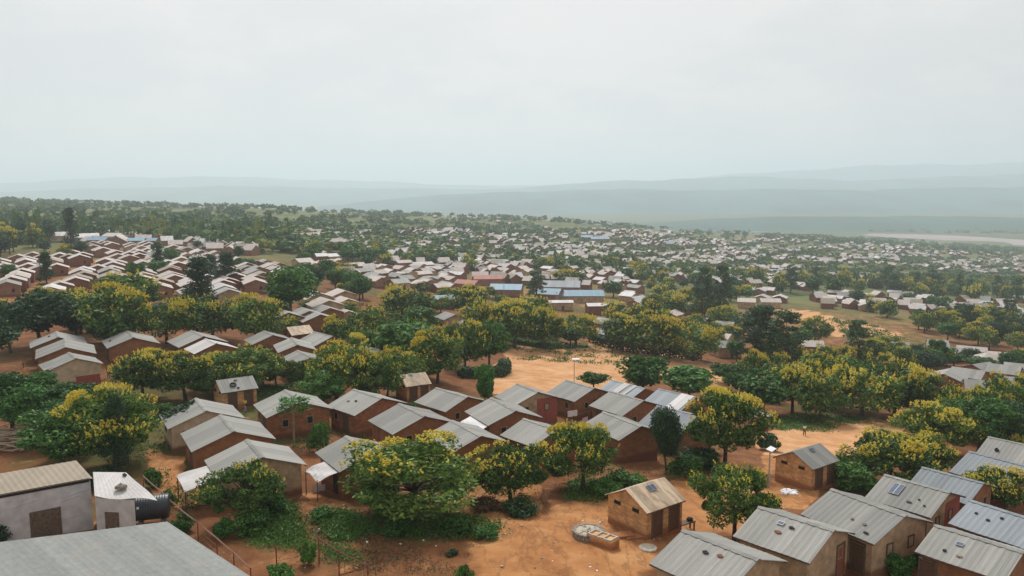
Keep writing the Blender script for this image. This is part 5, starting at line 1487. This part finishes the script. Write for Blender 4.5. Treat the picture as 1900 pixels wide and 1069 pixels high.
scatter([(1650, 645), (1780, 655), (1890, 672), (1880, 690), (1780, 678), (1660, 668)], 9, -.6, 'in the roofs right of the sandy road', ['roof_far', 'roof'], WL)
scatter([(535, 485), (640, 478), (640, 500), (560, 508)], 9, A1, 'in the small cluster above the tan-gabled group', RF, WL)
scatter([(1180, 585), (1300, 575), (1330, 600), (1200, 600)], 3, A1, 'between the hedge trees and dark pair of trees', RF, WL)
nh = CNT['h'] + len(H)
scatter([(740, 430), (1000, 425), (1360, 440), (1640, 470), (1900, 510), (1900, 535), (1640, 505), (1300, 500), (1000, 480), (760, 470)], max(0, 297 - nh), .3, 'among the hundreds of the distant village', ['roof_far', 'roof_white', 'roof', 'roof_tan'], WL, 8, None, .3)

# the remaining far houses: one mass
def far_houses(polys, counts):
    V = []; Fc = []; mi = []; placed = {}
    for poly, n in zip(polys, counts):
        xs = [p[0] for p in poly]; ys = [p[1] for p in poly]; k = 0
        for _ in range(n * 8):
            if k >= n: break
            x, y = RN.uniform(min(xs), max(xs)), RN.uniform(min(ys), max(ys))
            if not inpoly(np.array([x]), np.array([y]), poly)[0]: continue
            if math.sin(x * .021 + 2.2 * math.sin(y * .09)) + math.sin(y * .33 + x * .012) + RN.gauss(0, .7) < -.1: continue
            p = hit(x, y)
            if p is None or p.y > 1900: continue
            c = (round(p.x / 8), round(p.y / 8))
            if c in placed or blocked(p.x, p.y, 3.): continue
            placed[c] = 1; k += 1
            L, W = RN.choice(SIZES); L *= RN.uniform(.75, 1.1); a = RN.choice((.25, .25 + PI / 2, -.4)) + RN.gauss(0, .12); he = 2.4; rs = .3 * W
            mb = MB(); vs, fs = prism(L - .5, W - .5, he, rs - .1, 2); mb.add(vs, fs, 0)
            for s in (-1, 1): mb.add([(-L / 2, 0, he + rs), (L / 2, 0, he + rs), (L / 2, s * W / 2, he - .05), (-L / 2, s * W / 2, he - .05), (-L / 2, 0, he + rs - .08), (L / 2, 0, he + rs - .08), (L / 2, s * W / 2, he - .13), (-L / 2, s * W / 2, he - .13)], [(0, 1, 2, 3), (4, 7, 6, 5), (3, 2, 6, 7), (0, 3, 7, 4), (1, 5, 6, 2)], RN.choice((1, 1, 1, 2, 3, 4)))
            ca, sa = math.cos(a), math.sin(a); b = len(V)
            V += [(p.x + x_ * ca - y_ * sa, p.y + x_ * sa + y_ * ca, p.z + z_) for x_, y_, z_ in mb.v]
            Fc += [tuple(b + i for i in f) for f in mb.f]; mi += mb.m
    me = bpy.data.meshes.new('far_houses'); me.from_pydata(V, [], Fc)
    for q in ('far_wall', 'roof_far', 'roof_white', 'roof', 'roof_tan'): me.materials.append(M[q])
    me.polygons.foreach_set('material_index', mi); me.update()
    tag(link('far_houses', me), 'hundreds of tiny pale roofs of the distant village', 'far houses', None, 'stuff')
far_houses([[(880, 440), (1000, 425), (1180, 428), (1340, 432), (1500, 440), (1700, 452), (1900, 472), (1900, 520), (1700, 500), (1500, 492), (1200, 500), (1000, 485), (880, 470)],
            [(560, 430), (900, 430), (900, 490), (700, 480), (560, 460)], [(150, 440), (480, 440), (480, 480), (330, 468), (160, 458)], [(780, 395), (960, 405), (960, 420), (780, 408)],
            [(1300, 500), (1500, 500), (1500, 540), (1300, 530)], [(1500, 545), (1900, 562), (1900, 600), (1500, 570)], [(640, 492), (1000, 492), (1190, 515), (1190, 545), (1100, 540), (860, 520), (640, 520)], [(900, 478), (1400, 495), (1640, 515), (1640, 535), (1400, 530), (1180, 520), (900, 500)]], [820, 260, 60, 14, 60, 40, 60, 130])

# ------------------------------------------------------------------ trees further off
def grove(poly, n, kinds, phrase, dm, hh, sep=.42, avoid=True):
    n = int(n * 1.3)
    xs = [p[0] for p in poly]; ys = [p[1] for p in poly]; got = []
    for _ in range(n * 40):
        if len(got) >= n: break
        x, y = RN.uniform(min(xs), max(xs)), RN.uniform(min(ys), max(ys))
        if not inpoly(np.array([x]), np.array([y]), poly)[0]: continue
        p = hit(x, y)
        if p is None: continue
        d = RN.uniform(*dm)
        if treeblock(p.x, p.y, sep) or (avoid and blocked(p.x, p.y, .5)): continue
        k = RN.choice(kinds)
        got.append((x, k, plant(k, p, d, RN.uniform(*hh) * (1.5 if k in 'CT' else 1), '', None)))
    seen = {}
    for x, k, o in sorted(got, key=lambda g: g[0]):
        w = {'F': 'yellow flowering tree', 'H': 'sparsely flowering tree', 'G': 'green tree', 'B': 'bright green tree', 'D': 'dark green tree', 'C': 'dark conifer', 'T': 'tall feathery tree'}[k]
        seen[w] = seen.get(w, 0) + 1; o['label'] = f"{w}, {ordn(seen[w])} from the left {phrase}"
grove([(-30, 560), (170, 560), (330, 580), (520, 590), (520, 640), (330, 640), (180, 640), (-30, 660)], 9, 'FHGDF', 'in the belt below the terraces', (6, 9), (4, 5.5))
grove([(440, 575), (700, 580), (860, 590), (860, 640), (700, 660), (560, 660), (480, 640)], 7, 'FHGF', 'in the belt behind the yellow-topped tree', (5, 7), (3.5, 5))
grove([(-20, 470), (90, 462), (300, 460), (430, 475), (540, 500), (560, 530), (430, 560), (300, 545), (120, 540), (-20, 560)], 15, 'FHGGDC', 'scattered among the terraces', (5, 8), (5, 7), .6)
grove([(530, 470), (700, 470), (700, 490), (650, 540), (690, 565), (540, 560)], 16, 'FGGDB', 'between the terraces and the market', (6, 9), (5, 8))
grove([(700, 540), (900, 545), (1000, 575), (900, 590), (720, 575)], 9, 'FFHG', 'in the belt below the market', (6, 9), (4, 5.5))
grove([(1180, 545), (1400, 560), (1420, 590), (1330, 600), (1200, 590)], 14, 'FFGDF', 'right of the white market roofs', (7, 10), (6, 8))
grove([(1280, 620), (1400, 612), (1470, 640), (1520, 660), (1480, 680), (1380, 680)], 10, 'FFHG', 'round the tall feathery twins', (6, 9), (5, 7))
grove([(1700, 580), (1900, 600), (1900, 660), (1800, 650), (1690, 625)], 22, 'FFHGD', 'in the woods beyond the sandy road end', (8, 11), (6, 8))
grove([(1660, 660), (1900, 672), (1900, 688), (1750, 690), (1700, 690)], 12, 'DGGH', 'in the dark belt above the pale cluster', (6, 9), (3.5, 5.5))
grove([(1740, 780), (1900, 790), (1900, 840), (1820, 850), (1760, 830)], 5, 'GDFH', 'in the corner wood above the hindmost roofs', (6, 9), (6, 8))
grove([(1380, 520), (1640, 530), (1900, 548), (1900, 568), (1640, 552), (1380, 545)], 30, 'GFHFFT', 'in the dark belt beyond the long roof band', (8, 12), (8, 11), .45, False)
grove([(1500, 560), (1900, 575), (1900, 600), (1640, 590), (1500, 575)], 12, 'FGFD', 'between the roofs beyond the sandy road', (7, 9), (5, 7))
grove([(860, 490), (1380, 500), (1380, 530), (1200, 530), (1000, 505), (860, 505)], 24, 'FFHGG', 'in the flowering belt behind the market', (7, 11), (6, 8))
grove([(1180, 520), (1390, 530), (1400, 570), (1250, 560), (1190, 545)], 16, 'FGFHD', 'among the roofs left of the sandy road', (6, 9), (5, 7))
grove([(560, 470), (860, 480), (860, 500), (700, 492), (560, 482)], 14, 'FGHG', 'above the crowded market', (7, 10), (6, 8))
grove([(1730, 590), (1900, 600), (1900, 640), (1770, 625)], 8, 'FHGFT', 'beside the sandy road and the long roof band', (6, 9), (5, 7))
grove([(-20, 770), (190, 780), (200, 860), (-20, 860)], 5, 'GDGBF', 'in the thicket below the three close-set houses', (6, 8), (4.5, 6.5))
grove([(390, 700), (420, 690), (520, 700), (560, 740), (400, 742), (300, 745)], 5, 'GFH', 'near the outhouse with the tyre', (5, 7), (4, 5.5))
grove([(540, 690), (760, 690), (780, 735), (690, 745), (560, 760)], 7, 'GFHB', 'round the foot of the yellow-topped tree', (5, 7), (4, 5.5))
grove([(1740, 790), (1900, 790), (1900, 855), (1790, 855)], 6, 'FFHGD', 'in the wood right of the great grove', (5, 7), (4, 6))
grove([(1390, 660), (1740, 660), (1740, 765), (1580, 770), (1400, 765)], 12, 'FFHGF', 'filling the great grove', (6, 9), (5.5, 7.5))
grove([(1340, 685), (1420, 700), (1430, 755), (1350, 740)], 4, 'GHG', 'between the roofs and the great grove', (5, 7), (4, 6))
grove([(1180, 595), (1330, 610), (1330, 650), (1200, 640)], 6, 'FFHG', 'behind the long dark hedge', (6, 9), (5, 7))
grove([(650, 600), (900, 600), (900, 680), (760, 690), (660, 680)], 6, 'FGHF', 'in the belt left of the open field', (5, 7), (4, 5.5))
grove([(-20, 440), (100, 445), (150, 460), (60, 475), (-20, 485)], 10, 'DGFC', 'in the far dark wood at the frame edge', (8, 12), (8, 12))
nt_ = len(TREES)

FAR = []
for k, sd in (('G', 1), ('F', 2), ('D', 3), ('T', 4)):
    rng = np.random.default_rng(sd + 50)
    C, P, N = crown_points(rng, {'T': 'column'}.get(k, 'dome'), .5, 1.0, 12, 84, .16)
    FAR.append(rquads(rng, P, N, .27, .75, .8))
def far_trees(name, label, polys):
    rng = np.random.default_rng(21); out = []; tones = []
    for poly, n, dm, hh, kinds, patch, yel in polys:
        xs = [p[0] for p in poly]; ys = [p[1] for p in poly]; k = 0
        for _ in range(n * 6):
            if k >= n: break
            x, y = rng.uniform(min(xs), max(xs)), rng.uniform(min(ys), max(ys))
            if not inpoly(np.array([x]), np.array([y]), poly)[0]: continue
            if patch and math.sin(x * .017 + 3 * math.sin(y * .11 + 1)) + math.sin(y * .45 + x * .02) + rng.normal(0, .5) < patch: continue
            p = hit(x, y)
            if p is None or p.y > 3400 or blocked(p.x, p.y, 2): continue
            k += 1
            t = FAR[rng.choice(kinds)]
            d = rng.uniform(*dm); h = rng.uniform(*hh); a = rng.uniform(0, 6.28); ca, sa = math.cos(a), math.sin(a)
            if len(kinds) and t is FAR[3]: d *= .6; h *= 1.4
            V = t * np.array([d, d, h]); X = V[..., 0] * ca - V[..., 1] * sa; Y = V[..., 0] * sa + V[..., 1] * ca
            out.append(np.stack([X + p.x, Y + p.y, V[..., 2] + p.z - .1 * h], -1))
            tn = rng.uniform(.78, 1.) if rng.random() < yel else rng.uniform(0, .55)
            tones.append(np.full(len(t), tn))
    me = quads_mesh(name, np.concatenate(out), [M['leaf_far']], None, np.concatenate(tones))
    tag(link(name, me), label, name.replace('_', ' '), None, 'stuff')
far_trees('far_woodland', 'distant trees covering the far slopes, ridge and village', [
    ([(-30, 366), (150, 368), (330, 373), (560, 379), (700, 384), (960, 400), (1200, 418), (1400, 432), (1400, 440), (1000, 412), (700, 400), (400, 388), (-30, 384)], 620, (9, 15), (6, 10), [0, 0, 1, 2], 0, .05),
    ([(-30, 384), (400, 388), (700, 398), (1000, 412), (1000, 440), (700, 440), (400, 440), (250, 430), (-30, 430)], 480, (8, 14), (5, 9), [0, 1, 2], .1, .08),
    ([(-30, 420), (150, 425), (480, 428), (560, 445), (480, 470), (330, 452), (150, 442), (-30, 460)], 240, (8, 13), (7, 11), [0, 1, 2, 3], 0, .12),
    ([(480, 430), (900, 425), (900, 490), (700, 490), (600, 470), (480, 470)], 280, (8, 12), (5, 8), [0, 1, 2], -.5, .22),
    ([(880, 420), (1340, 432), (1500, 440), (1900, 470), (1900, 540), (1640, 520), (1380, 525), (1000, 500), (880, 490)], 1400, (6, 10), (4, 6.5), [0, 1, 2], -.6, .12),
    ([(900, 480), (1380, 505), (1640, 520), (1900, 535), (1900, 560), (1640, 540), (1380, 530), (1000, 505)], 210, (8, 12), (5, 8), [0, 1, 1, 3], 0, .30),
    ([(1420, 438), (1600, 442), (1900, 462), (1900, 474), (1600, 455), (1420, 445)], 260, (9, 14), (6, 9), [0, 2], 0, .05),
    ([(1100, 425), (1400, 418), (1900, 425), (1900, 436), (1400, 426)], 120, (14, 30), (5, 9), [0, 2], 0, .05)])

#@@PART6
# ------------------------------------------------------------------ light, sky, haze
SUN_EL, SUN_AZ = rad(50), rad(-8)      # azimuth clockwise from +Y (the view direction): high in front of the viewer
w = bpy.data.worlds.new('World'); SC.world = w; w.use_nodes = True
nt = w.node_tree; bg = nt.nodes['Background']
sky = nd(nt, 'ShaderNodeTexSky', sky_type='NISHITA'); sky.sun_disc = False
sky.sun_elevation = SUN_EL; sky.sun_rotation = SUN_AZ; sky.air_density = 1.2; sky.dust_density = 4.0; sky.altitude = 1300
tc = nd(nt, 'ShaderNodeTexCoord').outputs['Generated']
n1 = noise(nt, vscale(nt, tc, (1, 1, 3.2)), 1.7, 7, .55); n2 = noise(nt, vscale(nt, tc, (1, 1, 2.6)), 4.5, 6, .6)
fac = math_n(nt, 'ADD', maprange(nt, n1, .2, .8, .84, .98), math_n(nt, 'MULTIPLY', n2, .06))
CLOUD = (8.0, 7.95, 7.85)
cl = mixc(nt, maprange(nt, n2, .40, .62), (7.95, 8.0, 8.05), (8.7, 8.5, 8.4))
dp = nd(nt, 'ShaderNodeVectorMath', operation='DOT_PRODUCT'); nt.links.new(tc, dp.inputs[0])
dp.inputs[1].default_value = (math.sin(SUN_AZ) * math.cos(SUN_EL), math.cos(SUN_AZ) * math.cos(SUN_EL), math.sin(SUN_EL))
gl_ = maprange(nt, dp.outputs['Value'], .35, .85, .86, 1.04)
gc_ = nd(nt, 'ShaderNodeCombineColor')
for i in range(3): nt.links.new(gl_, gc_.inputs[i])
cl = mixc(nt, 1.0, cl, gc_.outputs[0], 'MULTIPLY')
col = mixc(nt, fac, sky.outputs[0], cl)
nt.links.new(col, bg.inputs['Color']); bg.inputs['Strength'].default_value = .10
sl = bpy.data.lights.new('sun', 'SUN'); sl.energy = 3.0; sl.angle = rad(14); sl.color = (1, .97, .93)
so = bpy.data.objects.new('sun', sl); COL.objects.link(so)
dv = Vector((math.sin(SUN_AZ) * math.cos(SUN_EL), math.cos(SUN_AZ) * math.cos(SUN_EL), math.sin(SUN_EL)))
so.rotation_euler = dv.to_track_quat('Z', 'Y').to_euler(); so.location = (0, -50, 200)

mb = MB(); x0, x1, y0, y1, zl, zh = -8500, 8500, -260, 13800, CZ - 136, CZ + 292
mb.box(((x0 + x1) / 2, (y0 + y1) / 2, (zl + zh) / 2), (x1 - x0, y1 - y0, zh - zl))
hm = bpy.data.materials.new('haze'); hm.use_nodes = True; nt = hm.node_tree
for n_ in list(nt.nodes): nt.nodes.remove(n_)
out = nd(nt, 'ShaderNodeOutputMaterial'); pv = nd(nt, 'ShaderNodeVolumePrincipled')
pv.inputs['Color'].default_value = (.84, .94, 1.0, 1); pv.inputs['Density'].default_value = .00024; pv.inputs['Anisotropy'].default_value = .42
nt.links.new(pv.outputs[0], out.inputs['Volume'])
tag(mb.build('haze', hm), 'pale humid haze filling the valley air', None, None, 'stuff')

cam = bpy.data.cameras.new('camera'); co = bpy.data.objects.new('camera', cam); COL.objects.link(co)
co.location = (0, 0, CZ); co.rotation_euler = (PI / 2 - PITCH, 0, 0)
cam.sensor_width = 36; cam.lens = 36 * F / 1900; cam.clip_start = .5; cam.clip_end = 40000
SC.camera = co
SC.render.resolution_x, SC.render.resolution_y = 1024, 576
SC.view_settings.view_transform = 'Standard'; SC.view_settings.look = 'None'; SC.view_settings.gamma = 1; SC.view_settings.exposure = -.1
SC.cycles.max_bounces = 6; SC.cycles.diffuse_bounces = 3; SC.cycles.transmission_bounces = 4; SC.cycles.volume_bounces = 4; SC.cycles.transparent_max_bounces = 8
SC.cycles.use_denoising = True
print('houses', nh, CNT['h'], len(H), 'trees', nt_)
